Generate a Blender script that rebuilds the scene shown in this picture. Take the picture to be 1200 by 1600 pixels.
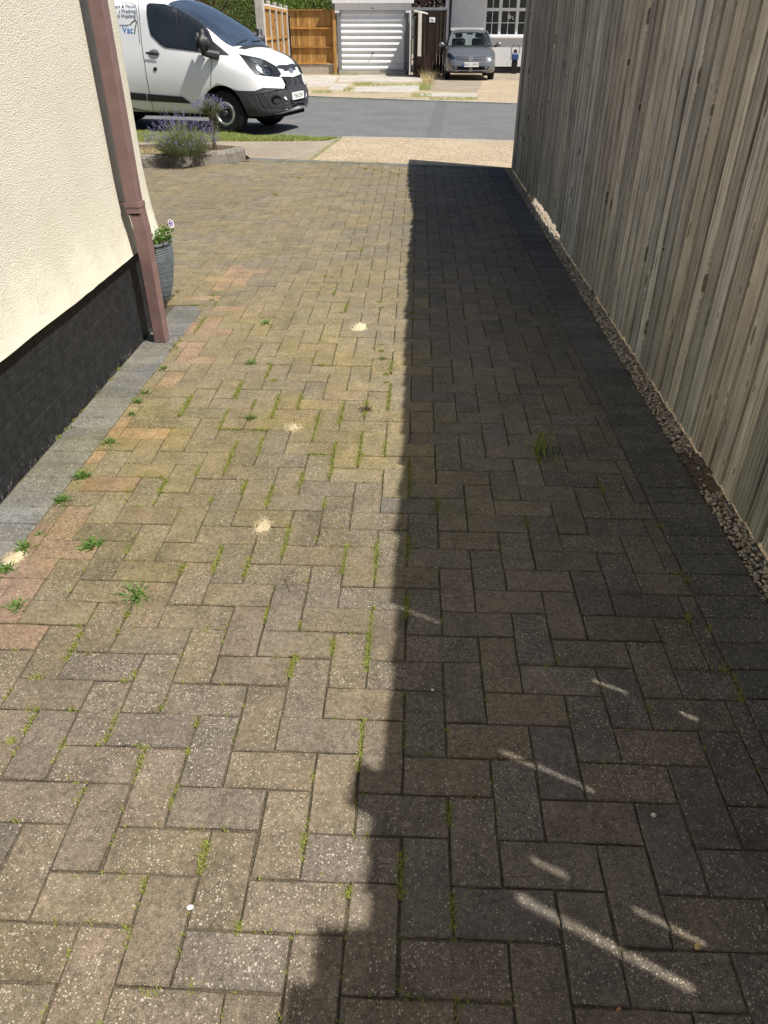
import bpy, bmesh, math, random
from math import radians, sin, cos, tan, pi, sqrt, atan, atan2
from mathutils import Vector, Matrix, noise
from mathutils.bvhtree import BVHTree
from mathutils.geometry import tessellate_polygon

for o in list(bpy.data.objects):
    bpy.data.objects.remove(o)
scene = bpy.context.scene
col = scene.collection
random.seed(7)

# ------------------------------------------------------------------ camera, sky, sun, exposure
FPX, CH = 1125.0, 1.5
PITCH = atan((800 - 44) / FPX)
YAW = atan((655 - 600) * cos(PITCH) / FPX)
cd = bpy.data.cameras.new('camera')
cam = bpy.data.objects.new('camera', cd)
col.objects.link(cam)
cam.location = (0, 0, CH)
cam.rotation_euler = (pi / 2 - PITCH, 0, YAW)
cd.sensor_fit = 'VERTICAL'
cd.sensor_height = 36.0
cd.lens = FPX / 1600 * 36.0
cd.clip_start = 0.02
cd.clip_end = 600
scene.camera = cam

SUN_EL, SUN_AZ = radians(57), radians(27)     # azimuth measured from +X towards -Y
SDIR = Vector((cos(SUN_EL) * cos(SUN_AZ), -cos(SUN_EL) * sin(SUN_AZ), sin(SUN_EL)))
world = bpy.data.worlds.new('World')
scene.world = world
world.use_nodes = True
wn = world.node_tree.nodes
sky = wn.new('ShaderNodeTexSky')
sky.sky_type = 'NISHITA'
sky.sun_disc = False
sky.sun_elevation = SUN_EL
sky.sun_rotation = pi / 2 + SUN_AZ
sky.air_density = 1.0
sky.dust_density = 1.5
wn['Background'].inputs['Strength'].default_value = 0.070
world.node_tree.links.new(sky.outputs[0], wn['Background'].inputs['Color'])
sd = bpy.data.lights.new('sun', 'SUN')
sd.energy = 5.0
sd.angle = radians(0.53)
sd.color = (1.0, 0.95, 0.86)
sun = bpy.data.objects.new('sun', sd)
col.objects.link(sun)
sun.rotation_euler = SDIR.to_track_quat('Z', 'Y').to_euler()
sun.location = (6, -4, 9)
scene.cycles.max_bounces = 6
scene.cycles.diffuse_bounces = 3
scene.cycles.transparent_max_bounces = 6
scene.view_settings.view_transform = 'Standard'
scene.view_settings.look = 'None'
scene.view_settings.exposure = 0.42
scene.view_settings.gamma = 1.0
scene.view_settings.use_curve_mapping = False

# ------------------------------------------------------------------ pixel helpers (photo is 1200 x 1600)
_fw = Vector((-sin(YAW) * cos(PITCH), cos(YAW) * cos(PITCH), -sin(PITCH)))
_rt = Vector((cos(YAW), sin(YAW), 0))
_up = _rt.cross(_fw)
CAM = Vector((0, 0, CH))
def ray(x, y): return _fw + _rt * ((x - 600) / FPX) + _up * ((800 - y) / FPX)
def G(x, y, z=0.0):
    d = ray(x, y); return CAM + d * ((z - CH) / d.z)
def atY(x, y, Y):
    d = ray(x, y); return CAM + d * (Y / d.y)
def proj(p):
    v = Vector(p) - CAM; z = v.dot(_fw)
    return 600 + FPX * v.dot(_rt) / z, 800 - FPX * v.dot(_up) / z

# ------------------------------------------------------------------ object helpers
def link_mesh(name, me, mat=None, parent=None):
    o = bpy.data.objects.new(name, me)
    col.objects.link(o)
    if mat is not None and len(me.materials) == 0: me.materials.append(mat)
    if parent is not None: o.parent = parent
    return o
def tag(o, label=None, cat=None, group=None, kind=None):
    if label: o['label'] = label
    if cat: o['category'] = cat
    if group: o['group'] = group
    if kind: o['kind'] = kind
    return o
def thing(name, loc, label, cat, group=None, rz=0.0):
    o = bpy.data.objects.new(name, None)
    col.objects.link(o)
    o.location = loc; o.rotation_euler = (0, 0, rz)
    o.empty_display_size = 0.1
    return tag(o, label, cat, group)

class MB:
    """collects shapes in world (or local) coordinates, builds one mesh object"""
    def __init__(s): s.v = []; s.f = []; s.c = []
    def add(s, vs, fs, c=None):
        n = len(s.v); s.v += [tuple(v) for v in vs]; s.f += [tuple(i + n for i in f) for f in fs]
        if c is not None: s.c += [c] * len(fs)
        return s
    def box(s, x0, x1, y0, y1, z0, z1, m=None):
        vs = [Vector((x, y, z)) for z in (z0, z1) for y in (y0, y1) for x in (x0, x1)]
        if m is not None: vs = [m @ v for v in vs]
        return s.add(vs, [(0, 2, 3, 1), (4, 5, 7, 6), (0, 1, 5, 4), (2, 6, 7, 3), (0, 4, 6, 2), (1, 3, 7, 5)])
    def bbox(s, x0, x1, y0, y1, z0, z1, b, m=None):
        """box with chamfered edges"""
        bm = bmesh.new(); bmesh.ops.create_cube(bm, size=1)
        for v in bm.verts: v.co = Vector(((x0 + x1) / 2 + v.co.x * (x1 - x0), (y0 + y1) / 2 + v.co.y * (y1 - y0), (z0 + z1) / 2 + v.co.z * (z1 - z0)))
        bmesh.ops.bevel(bm, geom=bm.edges[:], offset=b, segments=1, affect='EDGES')
        return s.bm(bm, m)
    def bm(s, bm, m=None):
        bm.verts.index_update()
        s.add([(m @ v.co) if m is not None else v.co.copy() for v in bm.verts], [[v.index for v in f.verts] for f in bm.faces]); bm.free(); return s
    def tube(s, pts, r, n=8, cap=True):
        pts = [Vector(p) for p in pts]; rs = r if isinstance(r, (list, tuple)) else [r] * len(pts)
        base = len(s.v); ref = None
        for i, p in enumerate(pts):
            d = (pts[min(i + 1, len(pts) - 1)] - pts[max(i - 1, 0)]).normalized()
            if ref is None: ref = Vector((1, 0, 0)) if abs(d.x) < .9 else Vector((0, 1, 0))
            a = d.cross(ref).normalized(); b = d.cross(a).normalized(); ref = b.cross(d) * -1 if False else ref
            for k in range(n):
                t = 2 * pi * k / n
                s.v.append(tuple(p + (a * cos(t) + b * sin(t)) * rs[i]))
        for i in range(len(pts) - 1):
            for k in range(n):
                k2 = (k + 1) % n
                s.f.append((base + i * n + k, base + i * n + k2, base + (i + 1) * n + k2, base + (i + 1) * n + k))
        if cap:
            s.f.append(tuple(base + k for k in range(n))[::-1]); e = base + (len(pts) - 1) * n
            s.f.append(tuple(e + k for k in range(n)))
        return s
    def prism(s, poly, z0, z1):
        """vertical prism from xy polygon"""
        n = len(poly)
        vs = [(p[0], p[1], z0) for p in poly] + [(p[0], p[1], z1) for p in poly]
        fs = [tuple(range(n))[::-1], tuple(range(n, 2 * n))] + [(i, (i + 1) % n, n + (i + 1) % n, n + i) for i in range(n)]
        return s.add(vs, fs)
    def build(s, name, mat, parent=None, smooth=False, loc=None, weld=False):
        org = Vector(loc) if loc is not None else (parent_origin(parent) if parent is not None else Vector((0, 0, 0)))
        me = bpy.data.meshes.new(name)
        me.from_pydata([tuple(Vector(v) - org) for v in s.v], [], s.f)
        if s.c:
            a = me.attributes.new('tint', 'FLOAT_COLOR', 'FACE')
            flat = []
            for c in s.c: flat += [c[0], c[1], c[2], 1.0]
            a.data.foreach_set('color', flat)
        fix(me)
        if smooth: me.shade_smooth()
        o = link_mesh(name, me, mat, parent)
        if loc is not None: o.location = loc
        return o
def fix(me):
    if len(me.polygons) < 60000:
        bm = bmesh.new(); bm.from_mesh(me); bmesh.ops.recalc_face_normals(bm, faces=bm.faces[:]); bm.to_mesh(me); bm.free()
    me.update()
def parent_origin(p):
    v = Vector((0, 0, 0))
    while p is not None:
        v += p.location; p = p.parent
    return v

# ------------------------------------------------------------------ materials
class NT:
    def __init__(s, name):
        s.m = bpy.data.materials.new(name); s.m.use_nodes = True
        s.t = s.m.node_tree; s.b = s.t.nodes['Principled BSDF']; s.out = s.t.nodes['Material Output']
    def n(s, typ, ins=None, **kw):
        nd = s.t.nodes.new(typ)
        for k, v in kw.items(): setattr(nd, k, v)
        for k, v in (ins or {}).items(): s.set(nd.inputs[k], v)
        return nd
    def set(s, sock, v):
        if isinstance(v, bpy.types.NodeSocket): s.t.links.new(v, sock)
        elif isinstance(v, (tuple, list)) and len(v) == 3 and sock.type == 'RGBA': sock.default_value = (*v, 1)
        else: sock.default_value = v
    def pos(s, scale=(1, 1, 1), obj=False, gen=None):
        src = s.n('ShaderNodeTexCoord').outputs['Object'] if obj else s.n('ShaderNodeNewGeometry').outputs['Position']
        return s.n('ShaderNodeMapping', {'Vector': src, 'Scale': scale}).outputs[0]
    def noise(s, vec, scale, detail=3, rough=.55, dist=0.0, out='Fac'):
        return s.n('ShaderNodeTexNoise', {'Vector': vec, 'Scale': scale, 'Detail': detail, 'Roughness': rough, 'Distortion': dist}).outputs[0 if out == 'Fac' else 1]
    def vor(s, vec, scale, feature='F1', out='Distance', rnd=1.0):
        return s.n('ShaderNodeTexVoronoi', {'Vector': vec, 'Scale': scale, 'Randomness': rnd}, feature=feature).outputs[out]
    def ramp(s, fac, stops, interp='LINEAR'):
        r = s.n('ShaderNodeValToRGB', {'Fac': fac}); e = r.color_ramp.elements; r.color_ramp.interpolation = interp
        while len(e) < len(stops): e.new(.5)
        for i, (p, c) in enumerate(stops):
            e[i].position = p; e[i].color = (c, c, c, 1) if not isinstance(c, (tuple, list)) else (*c, 1)
        return r.outputs['Color']
    def mix(s, fac, a, b, mode='MIX'):
        nd = s.n('ShaderNodeMix', data_type='RGBA', blend_type=mode)
        s.set(nd.inputs[0], fac); s.set(nd.inputs[6], a); s.set(nd.inputs[7], b)
        return nd.outputs[2]
    def math(s, op, a, b=0.0, clamp=False):
        nd = s.n('ShaderNodeMath', operation=op, use_clamp=clamp); s.set(nd.inputs[0], a); s.set(nd.inputs[1], b); return nd.outputs[0]
    def mapr(s, v, a, b, c=0.0, d=1.0):
        return s.n('ShaderNodeMapRange', {'Value': v, 'From Min': a, 'From Max': b, 'To Min': c, 'To Max': d}).outputs[0]
    def bump(s, h, strength=.5, dist=.01, normal=None):
        ins = {'Height': h, 'Strength': strength, 'Distance': dist}
        if normal is not None: ins['Normal'] = normal
        return s.n('ShaderNodeBump', ins).outputs[0]
    def fin(s, color=None, rough=.8, normal=None, spec=.3, metal=0.0, **kw):
        if color is not None: s.set(s.b.inputs['Base Color'], color)
        s.set(s.b.inputs['Roughness'], rough); s.set(s.b.inputs['Specular IOR Level'], spec); s.set(s.b.inputs['Metallic'], metal)
        if normal is not None: s.set(s.b.inputs['Normal'], normal)
        for k, v in kw.items(): s.set(s.b.inputs[k.replace('_', ' ')], v)
        return s.m

def m_plain(name, c, rough=.6, spec=.3, metal=0.0, var=.12, scale=8, bump=0.0, bscale=60, **kw):
    t = NT(name); p = t.pos()
    k = t.mapr(t.noise(p, scale, 4, .6), .3, .7, 1 - var, 1 + var)
    cc = t.mix(1.0, c, t.n('ShaderNodeCombineColor', {0: k, 1: k, 2: k}).outputs[0], 'MULTIPLY')
    nrm = t.bump(t.noise(p, bscale, 3), bump, .004) if bump else None
    return t.fin(cc, rough, nrm, spec, metal, **kw)

def m_paver(name, src):
    t = NT(name); p = t.pos()
    if src == 'object': base = t.n('ShaderNodeObjectInfo').outputs['Color']
    else: base = t.n('ShaderNodeAttribute', attribute_name='tint', attribute_type='GEOMETRY').outputs['Color']
    # clouds of tone inside and across blocks
    k = t.mapr(t.noise(p, 9, 3, .62), .28, .72, .76, 1.24)
    k = t.math('MULTIPLY', k, t.mapr(t.noise(p, 70, 3, .75), .25, .75, .56, 1.44))
    fine = t.noise(p, 420, 2, .7)
    k = t.math('MULTIPLY', k, t.mapr(fine, .25, .75, .52, 1.48))
    c = t.mix(1.0, base, t.n('ShaderNodeCombineColor', {0: k, 1: k, 2: k}).outputs[0], 'MULTIPLY')
    # greenish yellow algae film in wide patches
    wide = t.noise(p, 1.3, 3, .6, out='Color')
    ws = t.n('ShaderNodeSeparateColor', {0: wide})
    film = t.math('MULTIPLY', t.mapr(ws.outputs[0], .40, .62, 0, .8), t.mapr(t.n('ShaderNodeSeparateXYZ', {0: p}).outputs[0], -.4, .5, 1, .15))  # film thinned on the shadow side: greyer shade put into the colour
    film = t.math('MULTIPLY', film, t.mapr(t.n('ShaderNodeSeparateXYZ', {0: p}).outputs[1], 3.8, 6.0, 1, .35))
    film = t.math('MULTIPLY', film, t.mapr(t.n('ShaderNodeSeparateXYZ', {0: p}).outputs[1], .9, 2.4, .35, 1))
    c = t.mix(film, c, t.mix(1.0, c, (1.06, 1.02, .62), 'MULTIPLY'))
    # sooty dark stains of irregular shape
    st = t.mapr(t.noise(p, 4.5, 4, .72, .4), .48, .70, 0, .8)
    c = t.mix(st, c, t.mix(1.0, c, (.62, .64, .68), 'MULTIPLY'))
    spread = t.mapr(t.noise(p, 11, 2, .6), .34, .6, .45, 1)
    # exposed pale aggregate of three sizes, dark grit
    for sc, thr, keep, cc, amt, dn in ((95, .24, .93, (.46, .42, .35), .75, 0), (175, .30, .64, (.50, .45, .36), .85, 1), (340, .36, .52, (.40, .35, .27), .65, 0), (240, .30, .78, (.035, .03, .026), .6, 0)):
        v = t.n('ShaderNodeTexVoronoi', {'Vector': p, 'Scale': sc})
        vc = t.n('ShaderNodeSeparateColor', {0: v.outputs['Color']})
        inside = t.math('LESS_THAN', v.outputs['Distance'], t.math('MULTIPLY', t.mapr(vc.outputs[2], 0, 1, .45, 1.25), thr))
        sel = t.math('GREATER_THAN', vc.outputs[0], keep)
        fac = t.math('MULTIPLY', t.math('MULTIPLY', inside, sel), amt)
        fac = t.math('MULTIPLY', fac, spread)
        c = t.mix(fac, c, cc)
    hh = t.math('ADD', t.noise(p, 230, 2, .75), t.math('MULTIPLY', t.noise(p, 38, 2, .6), 1.0))
    return t.fin(c, .86, t.bump(hh, .6, .0045), .22)

def m_speckle(name, ca, cb, cell, rough=.9, bump=.5, dist=.006, big=(.8, 1.2), blotch=None, amp=1.0):
    t = NT(name); p = t.pos()
    v = t.n('ShaderNodeTexVoronoi', {'Vector': p, 'Scale': cell})
    r = t.n('ShaderNodeSeparateColor', {0: v.outputs['Color']}).outputs[0]
    c = t.mix(r, ca, cb)
    k = t.mapr(t.noise(p, 1.1, 5, .65), .3, .7, *big)
    k = t.math('MULTIPLY', k, t.mapr(t.noise(p, 12, 4, .65), .3, .7, .88, 1.12))
    c = t.mix(1.0, c, t.n('ShaderNodeCombineColor', {0: k, 1: k, 2: k}).outputs[0], 'MULTIPLY')
    if blotch:
        c = t.mix(t.mapr(t.noise(p, blotch[1], 5, .7), blotch[2], blotch[3], 0, blotch[4]), c, blotch[0])
    h = t.math('ADD', t.math('MULTIPLY', v.outputs['Distance'], -amp), t.noise(p, cell * 2, 2))
    return t.fin(c, rough, t.bump(h, bump, dist), .2)

def m_render():
    t = NT('cream_render'); p = t.pos()
    c = t.mix(t.mapr(t.noise(p, 2.2, 5, .6), .35, .68), (.69, .655, .535), (.74, .71, .60))
    c = t.mix(t.mapr(t.noise(p, 35, 3, .7), .62, .8, 0, .25), c, (.55, .51, .39))
    # low on the wall the texture was floated smooth in patches
    z = t.n('ShaderNodeSeparateXYZ', {0: p}).outputs[2]
    low = t.mapr(t.math('ADD', z, t.math('MULTIPLY', t.noise(p, 5, 4, .6), .55)), .78, .98, .12, 1)
    h = t.math('ADD', t.vor(p, 185), t.math('MULTIPLY', t.noise(p, 420, 2, .7), .8))
    h = t.math('ADD', t.math('MULTIPLY', h, low), t.math('MULTIPLY', t.noise(p, 18, 3), .8))
    return t.fin(c, .92, t.bump(h, .7, .0052), .2)

def m_plinth():
    t = NT('black_bitumen_paint'); p = t.pos()
    c = t.mix(t.mapr(t.noise(p, 24, 5, .7), .4, .75), (.009, .010, .012), (.030, .031, .035))
    z = t.n('ShaderNodeSeparateXYZ', {0: p}).outputs[2]
    fl = t.math('ADD', t.mapr(z, 0, .12, .22, 0), t.noise(p, 48, 5, .75))
    c = t.mix(t.mapr(fl, .76, .84, 0, .7), c, (.22, .22, .22))
    return t.fin(c, .62, t.bump(t.math('ADD', t.noise(p, 90, 4, .7), t.noise(p, 16, 2)), .6, .006), .4)

def m_wood(name, dark, light, green=.0, scl=1.0, knots=True, rough=.9, bstr=.6, objcol=False):
    """weathered softwood, grain along Z, shifted per board"""
    t = NT(name)
    rnd = t.n('ShaderNodeObjectInfo').outputs['Random']
    pos = t.n('ShaderNodeNewGeometry').outputs['Position']
    off = t.n('ShaderNodeCombineXYZ', {0: t.math('MULTIPLY', rnd, 37.0), 1: t.math('MULTIPLY', rnd, 91.0), 2: t.math('MULTIPLY', rnd, 53.0)}).outputs[0]
    pp = t.n('ShaderNodeVectorMath', {0: pos, 1: off}, operation='ADD').outputs[0]
    warp = t.noise(t.n('ShaderNodeMapping', {'Vector': pp, 'Scale': (3, 3, 1.0)}).outputs[0], 2.2, 2, .5, out='Color')
    pw = t.n('ShaderNodeVectorMath', {0: pp, 1: t.n('ShaderNodeVectorMath', {0: warp, 'Scale': .022 * scl}, operation='SCALE').outputs[0]}, operation='ADD').outputs[0]
    # knots: stretched voronoi cells
    sp = t.n('ShaderNodeSeparateXYZ', {0: pp})
    kv = t.n('ShaderNodeTexVoronoi', {'Vector': t.n('ShaderNodeCombineXYZ', {0: t.math('MULTIPLY', sp.outputs[1], 8.0), 1: t.math('MULTIPLY', sp.outputs[2], 2.6)}).outputs[0], 'Scale': 1.0 * scl}, voronoi_dimensions='2D')
    ksel = t.math('GREATER_THAN', t.n('ShaderNodeSeparateColor', {0: kv.outputs['Color']}).outputs[1], .72)
    kd = kv.outputs['Distance']
    around = t.math('MULTIPLY', t.mapr(kd, .42, .05, 0, 1), ksel)
    g1 = t.n('ShaderNodeMapping', {'Vector': pw, 'Scale': (60 * scl, 60 * scl, 1.3 * scl)}).outputs[0]
    g2 = t.n('ShaderNodeMapping', {'Vector': pw, 'Scale': (260 * scl, 260 * scl, 3.5 * scl)}).outputs[0]
    f1 = t.noise(g1, 1.0, 4, .62)
    f2 = t.noise(g2, 1.0, 3, .6)
    rings = t.math('SINE', t.math('MULTIPLY', kd, 85.0))
    f = t.math('ADD', t.math('MULTIPLY', f1, .65), t.math('MULTIPLY', f2, .35))
    f = t.math('ADD', f, t.math('MULTIPLY', t.math('MULTIPLY', rings, around), .10))
    c = t.mix(t.mapr(f, .38, .62), dark, light)
    c = t.mix(t.mapr(f2, .58, .74, 0, .55), c, t.mix(1.0, c, (1.45, 1.43, 1.38), 'MULTIPLY'))
    c = t.mix(t.mapr(f1, .42, .30, 0, .8), c, t.mix(1.0, c, (.42, .40, .37), 'MULTIPLY'))
    # board to board tone
    k = t.mapr(rnd, 0, 1, .66, 1.18)
    k = t.math('MULTIPLY', k, t.mapr(t.noise(pp, 3.5, 2, .6), .3, .7, .84, 1.16))
    c = t.mix(1.0, c, t.n('ShaderNodeCombineColor', {0: k, 1: k, 2: k}).outputs[0], 'MULTIPLY')
    hue = t.mapr(t.math('FRACT', t.math('MULTIPLY', rnd, 7.31)), .3, 1, 0, .5)
    c = t.mix(hue, c, t.mix(1.0, c, (1.12, .98, .80), 'MULTIPLY'))
    if green:
        z = t.n('ShaderNodeSeparateXYZ', {0: pos}).outputs[2]
        gf = t.math('MULTIPLY', t.mapr(t.math('ADD', z, t.math('MULTIPLY', t.noise(pp, 7, 4, .7), .9)), 1.25, .35, 0, 1), green)
        gf = t.math('MULTIPLY', gf, t.mapr(f, .35, .6, 1.0, .55))
        c = t.mix(gf, c, t.mix(1.0, c, (.86, .93, .64), 'MULTIPLY'))
    h = t.math('ADD', t.math('MULTIPLY', f1, .8), t.math('MULTIPLY', f2, .6))
    if knots:
        kn = t.math('MULTIPLY', t.math('LESS_THAN', kd, .105), ksel)
        ring = t.math('MULTIPLY', t.math('MULTIPLY', t.math('LESS_THAN', kd, .15), ksel), .5)
        c = t.mix(ring, c, t.mix(1.0, c, (1.7, 1.65, 1.5), 'MULTIPLY'))
        c = t.mix(t.math('MULTIPLY', kn, .75), c, (.045, .032, .02))
        
        sv = t.n('ShaderNodeTexVoronoi', {'Vector': t.n('ShaderNodeCombineXYZ', {0: t.math('MULTIPLY', sp.outputs[1], 22.0), 1: t.math('MULTIPLY', sp.outputs[2], 7.0)}).outputs[0], 'Scale': 1.0}, voronoi_dimensions='2D')
        ssel = t.math('GREATER_THAN', t.n('ShaderNodeSeparateColor', {0: sv.outputs['Color']}).outputs[0], .87)
        c = t.mix(t.math('MULTIPLY', t.math('MULTIPLY', t.math('LESS_THAN', sv.outputs['Distance'], .20), ssel), .45), c, t.mix(1.0, c, (1.5, 1.45, 1.35), 'MULTIPLY'))
        c = t.mix(t.math('MULTIPLY', t.math('MULTIPLY', t.math('LESS_THAN', sv.outputs['Distance'], .115), ssel), .85), c, (.04, .03, .022))
        # drying cracks
        cr = t.noise(t.n('ShaderNodeMapping', {'Vector': pw, 'Scale': (95, 95, 1.1)}).outputs[0], 1.0, 2, .5)
        crk = t.mapr(t.math('ABSOLUTE', t.math('SUBTRACT', cr, .5)), .0, .012, 1, 0)
        crk = t.math('MULTIPLY', crk, t.mapr(t.noise(pp, 2.5, 2), .5, .6, 0, .75))
        c = t.mix(crk, c, (.05, .044, .038))
    return t.fin(c, rough, t.bump(h, bstr, .006), .25)

def m_paint(name, c, rough=.3, coat=.6, metal=0.0):
    t = NT(name); p = t.pos()
    d = t.mapr(t.noise(p, 5, 5, .65), .4, .75, 0, .14)
    return t.fin(t.mix(d, c, (c[0] * .72, c[1] * .70, c[2] * .66)), t.mapr(t.noise(p, 30, 3), .3, .7, rough * .8, rough * 1.25), None, .5, metal, Coat_Weight=coat, Coat_Roughness=.06)

def m_leaf(name, ca, cb, rough=.55, trans=.25, scale=40):
    t = NT(name); p = t.pos()
    c = t.mix(t.noise(p, scale, 3, .6), ca, cb)
    t.fin(c, rough, None, .35)
    tr = t.n('ShaderNodeBsdfTranslucent', {'Color': c})
    mx = t.n('ShaderNodeMixShader', {0: trans, 1: t.b.outputs[0], 2: tr.outputs[0]})
    t.t.links.new(mx.outputs[0], t.out.inputs['Surface'])
    return t.m

def m_glass(name, tint=(.80, .88, .88), alpha=.12):
    t = NT(name)
    t.fin((.02, .025, .03), .03, None, .6)
    tr = t.n('ShaderNodeBsdfTransparent', {'Color': tint})
    fr = t.n('ShaderNodeFresnel', {'IOR': 1.5})
    mx = t.n('ShaderNodeMixShader', {0: t.math('ADD', fr.outputs[0], alpha, True), 1: tr.outputs[0], 2: t.b.outputs[0]})
    t.t.links.new(mx.outputs[0], t.out.inputs['Surface'])
    return t.m

M = dict(
    paver=m_paver('paver_block', 'attr'), paver_obj=m_paver('paver_block_single', 'object'),
    joint=m_speckle('joint_sand', (.05, .042, .030), (.17, .14, .095), 380, blotch=((.07, .075, .02), 5, .5, .7, .5)),
    render=m_render(), plinth=m_plinth(),
    pipe=m_plain('pipe_pvc', (.20, .125, .122), .42, .45, var=.14, scale=14, bump=.08, bscale=40),
    fence=m_wood('weathered_fence', (.285, .265, .245), (.65, .615, .57), .6),
    gold=m_wood('golden_timber', (.30, .155, .045), (.55, .32, .11), 0, bstr=.3, knots=False),
    darkwood=m_wood('dark_stained_timber', (.020, .013, .010), (.05, .032, .024), 0, bstr=.3, knots=False),
    stone=m_plain('gravel_stone', (.40, .35, .27), .85, .25, var=.5, scale=60, bump=.3, bscale=300),
    turf=m_speckle('turf_thatch', (.13, .15, .045), (.26, .26, .10), 70, bump=.8, dist=.015),
    soil=m_speckle('bare_soil', (.09, .065, .042), (.2, .155, .1), 90, bump=.8, dist=.015),
    earth=m_speckle('ground_earth', (.10, .09, .06), (.16, .14, .09), 20),
    asphalt=m_speckle('asphalt', (.115, .116, .118), (.19, .19, .192), 75, bump=.35, dist=.006, big=(.88, 1.12)),
    patch=m_speckle('asphalt_patch', (.10, .103, .107), (.16, .163, .168), 90, bump=.3, dist=.005, big=(.92, 1.08)),
    agg=m_speckle('tan_aggregate', (.23, .18, .12), (.57, .47, .335), 62, bump=.6, dist=.008, big=(.88, 1.1)),
    conc=m_speckle('concrete', (.25, .205, .155), (.37, .315, .25), 110, bump=.3, dist=.005, big=(.8, 1.15), blotch=((.2, .19, .13), 4, .52, .75, .6)),
    slab=m_speckle('pale_slab', (.40, .375, .335), (.52, .49, .44), 80, bump=.3, dist=.006, big=(.82, 1.12), blotch=((.26, .24, .19), 2.5, .5, .72, .6)),
    kerb=m_speckle('kerb_concrete', (.17, .155, .13), (.30, .275, .235), 120, bump=.4, dist=.006, big=(.75, 1.2), blotch=((.08, .075, .06), 9, .5, .7, .7)),
    grass=m_leaf('grass_blade', (.22, .28, .06), (.42, .45, .15), .6, .35, 6),
    drygrass=m_leaf('dry_grass_blade', (.42, .34, .16), (.62, .52, .28), .7, .25, 9),
    moss=m_leaf('joint_moss', (.15, .18, .025), (.30, .31, .075), .8, .2, 30),
    weed=m_leaf('weed_leaf', (.07, .16, .025), (.16, .27, .06), .6, .3, 40),
    lavleaf=m_leaf('lavender_leaf', (.15, .18, .09), (.30, .33, .17), .7, .25, 40),
    lavflow=m_leaf('lavender_flower', (.17, .14, .30), (.36, .32, .50), .8, .2, 60),
    hedge=m_leaf('hedge_leaf', (.018, .04, .010), (.07, .12, .025), .5, .2, 8),
    bright=m_leaf('bright_leaf', (.10, .19, .03), (.25, .36, .08), .5, .3, 5),
    redleaf=m_leaf('dark_red_leaf', (.03, .012, .014), (.09, .03, .03), .5, .2, 5),
    petal=m_leaf('white_petal', (.75, .72, .8), (.85, .83, .88), .6, .2, 30),
    purple=m_leaf('purple_petal', (.05, .012, .13), (.14, .04, .28), .6, .2, 60),
    bark=m_plain('woody_stem', (.13, .10, .07), .9, .2, var=.4, scale=30, bump=.5),
    white=m_paint('van_white', (.86, .87, .88), .28),
    greypaint=m_paint('car_grey', (.17, .175, .185), .3, .8, .45),
    blackpl=m_plain('black_plastic', (.028, .030, .034), .5, .4, var=.15, bump=.1, bscale=200),
    trimgrey=m_plain('dark_bumper', (.045, .048, .054), .55, .4, var=.15, bump=.1, bscale=200),
    void=m_plain('dark_cavity', (.006, .006, .006), .9, .1),
    rubber=m_plain('tyre_rubber', (.016, .016, .017), .75, .25, var=.2),
    steel=m_plain('silver_steel', (.55, .56, .58), .32, .5, .9, var=.1),
    darksteel=m_plain('dark_steel', (.06, .06, .065), .45, .5, .6, var=.2),
    chrome=m_plain('chrome', (.82, .83, .85), .12, .5, 1.0, var=.04),
    winglass=m_plain('dark_window', (.018, .022, .026), .03, .7, var=.3, scale=3),
    screen=m_plain('windscreen_glass', (.040, .056, .085), .03, 1.0, var=.35, scale=2.2),  # blue of the reflected sky put into the base colour
    clear=m_glass('clear_glass'), lamp=m_glass('lamp_lens', (.9, .93, .95), .10),
    lampin=m_plain('lamp_reflector', (.50, .52, .55), .25, .5, .75, var=.35, scale=45),
    plate=m_plain('plate_white', (.82, .82, .80), .4, .4, var=.05),
    ink=m_plain('black_ink', (.012, .012, .014), .5, .3),
    blueink=m_plain('blue_ink', (.01, .19, .55), .5, .3),
    greyink=m_plain('grey_ink', (.10, .13, .20), .5, .3),
    upvc=m_plain('white_upvc', (.78, .78, .79), .4, .4, var=.06),
    whitewall=m_plain('white_masonry', (.70, .70, .70), .9, .2, var=.06, bump=.3, bscale=80),
    garage=m_plain('garage_paint', (.72, .74, .76), .45, .4, var=.08, scale=3, bump=.1, bscale=60),
    offwhite=m_plain('flaky_white', (.62, .59, .54), .7, .3, var=.2, scale=20, bump=.3),
    greytrim=m_plain('grey_trim', (.22, .23, .25), .6, .3, var=.15),
    gravelboard=m_speckle('gravel_board', (.36, .33, .29), (.48, .445, .39), 60, bump=.3, big=(.8, 1.15)),
    pot=m_plain('grey_pot', (.105, .125, .135), .6, .35, var=.2, scale=30, bump=.25, bscale=150),
    sand=m_speckle('ant_sand', (.42, .34, .21), (.66, .57, .40), 500, bump=.6, dist=.003),
    seat=m_plain('seat_cloth', (.03, .03, .034), .9, .2),
    roof=m_plain('roof_tile', (.16, .08, .055), .85, .2, var=.25, scale=6),
    blueplastic=m_plain('blue_plastic', (.03, .07, .2), .5, .4),
)

# ------------------------------------------------------------------ the ground, road, pavements
def sheet(name, pts, z, mat, thick=0.0):
    b = MB()
    if thick: b.prism(pts, z - thick, z)
    else: b.add([(p[0], p[1], z) for p in pts], [tuple(range(len(pts)))])
    o = b.build(name, mat)
    if not thick:
        me = o.data
        if me.polygons[0].normal.z < 0: me.flip_normals()
    return tag(o, kind='structure')

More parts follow.
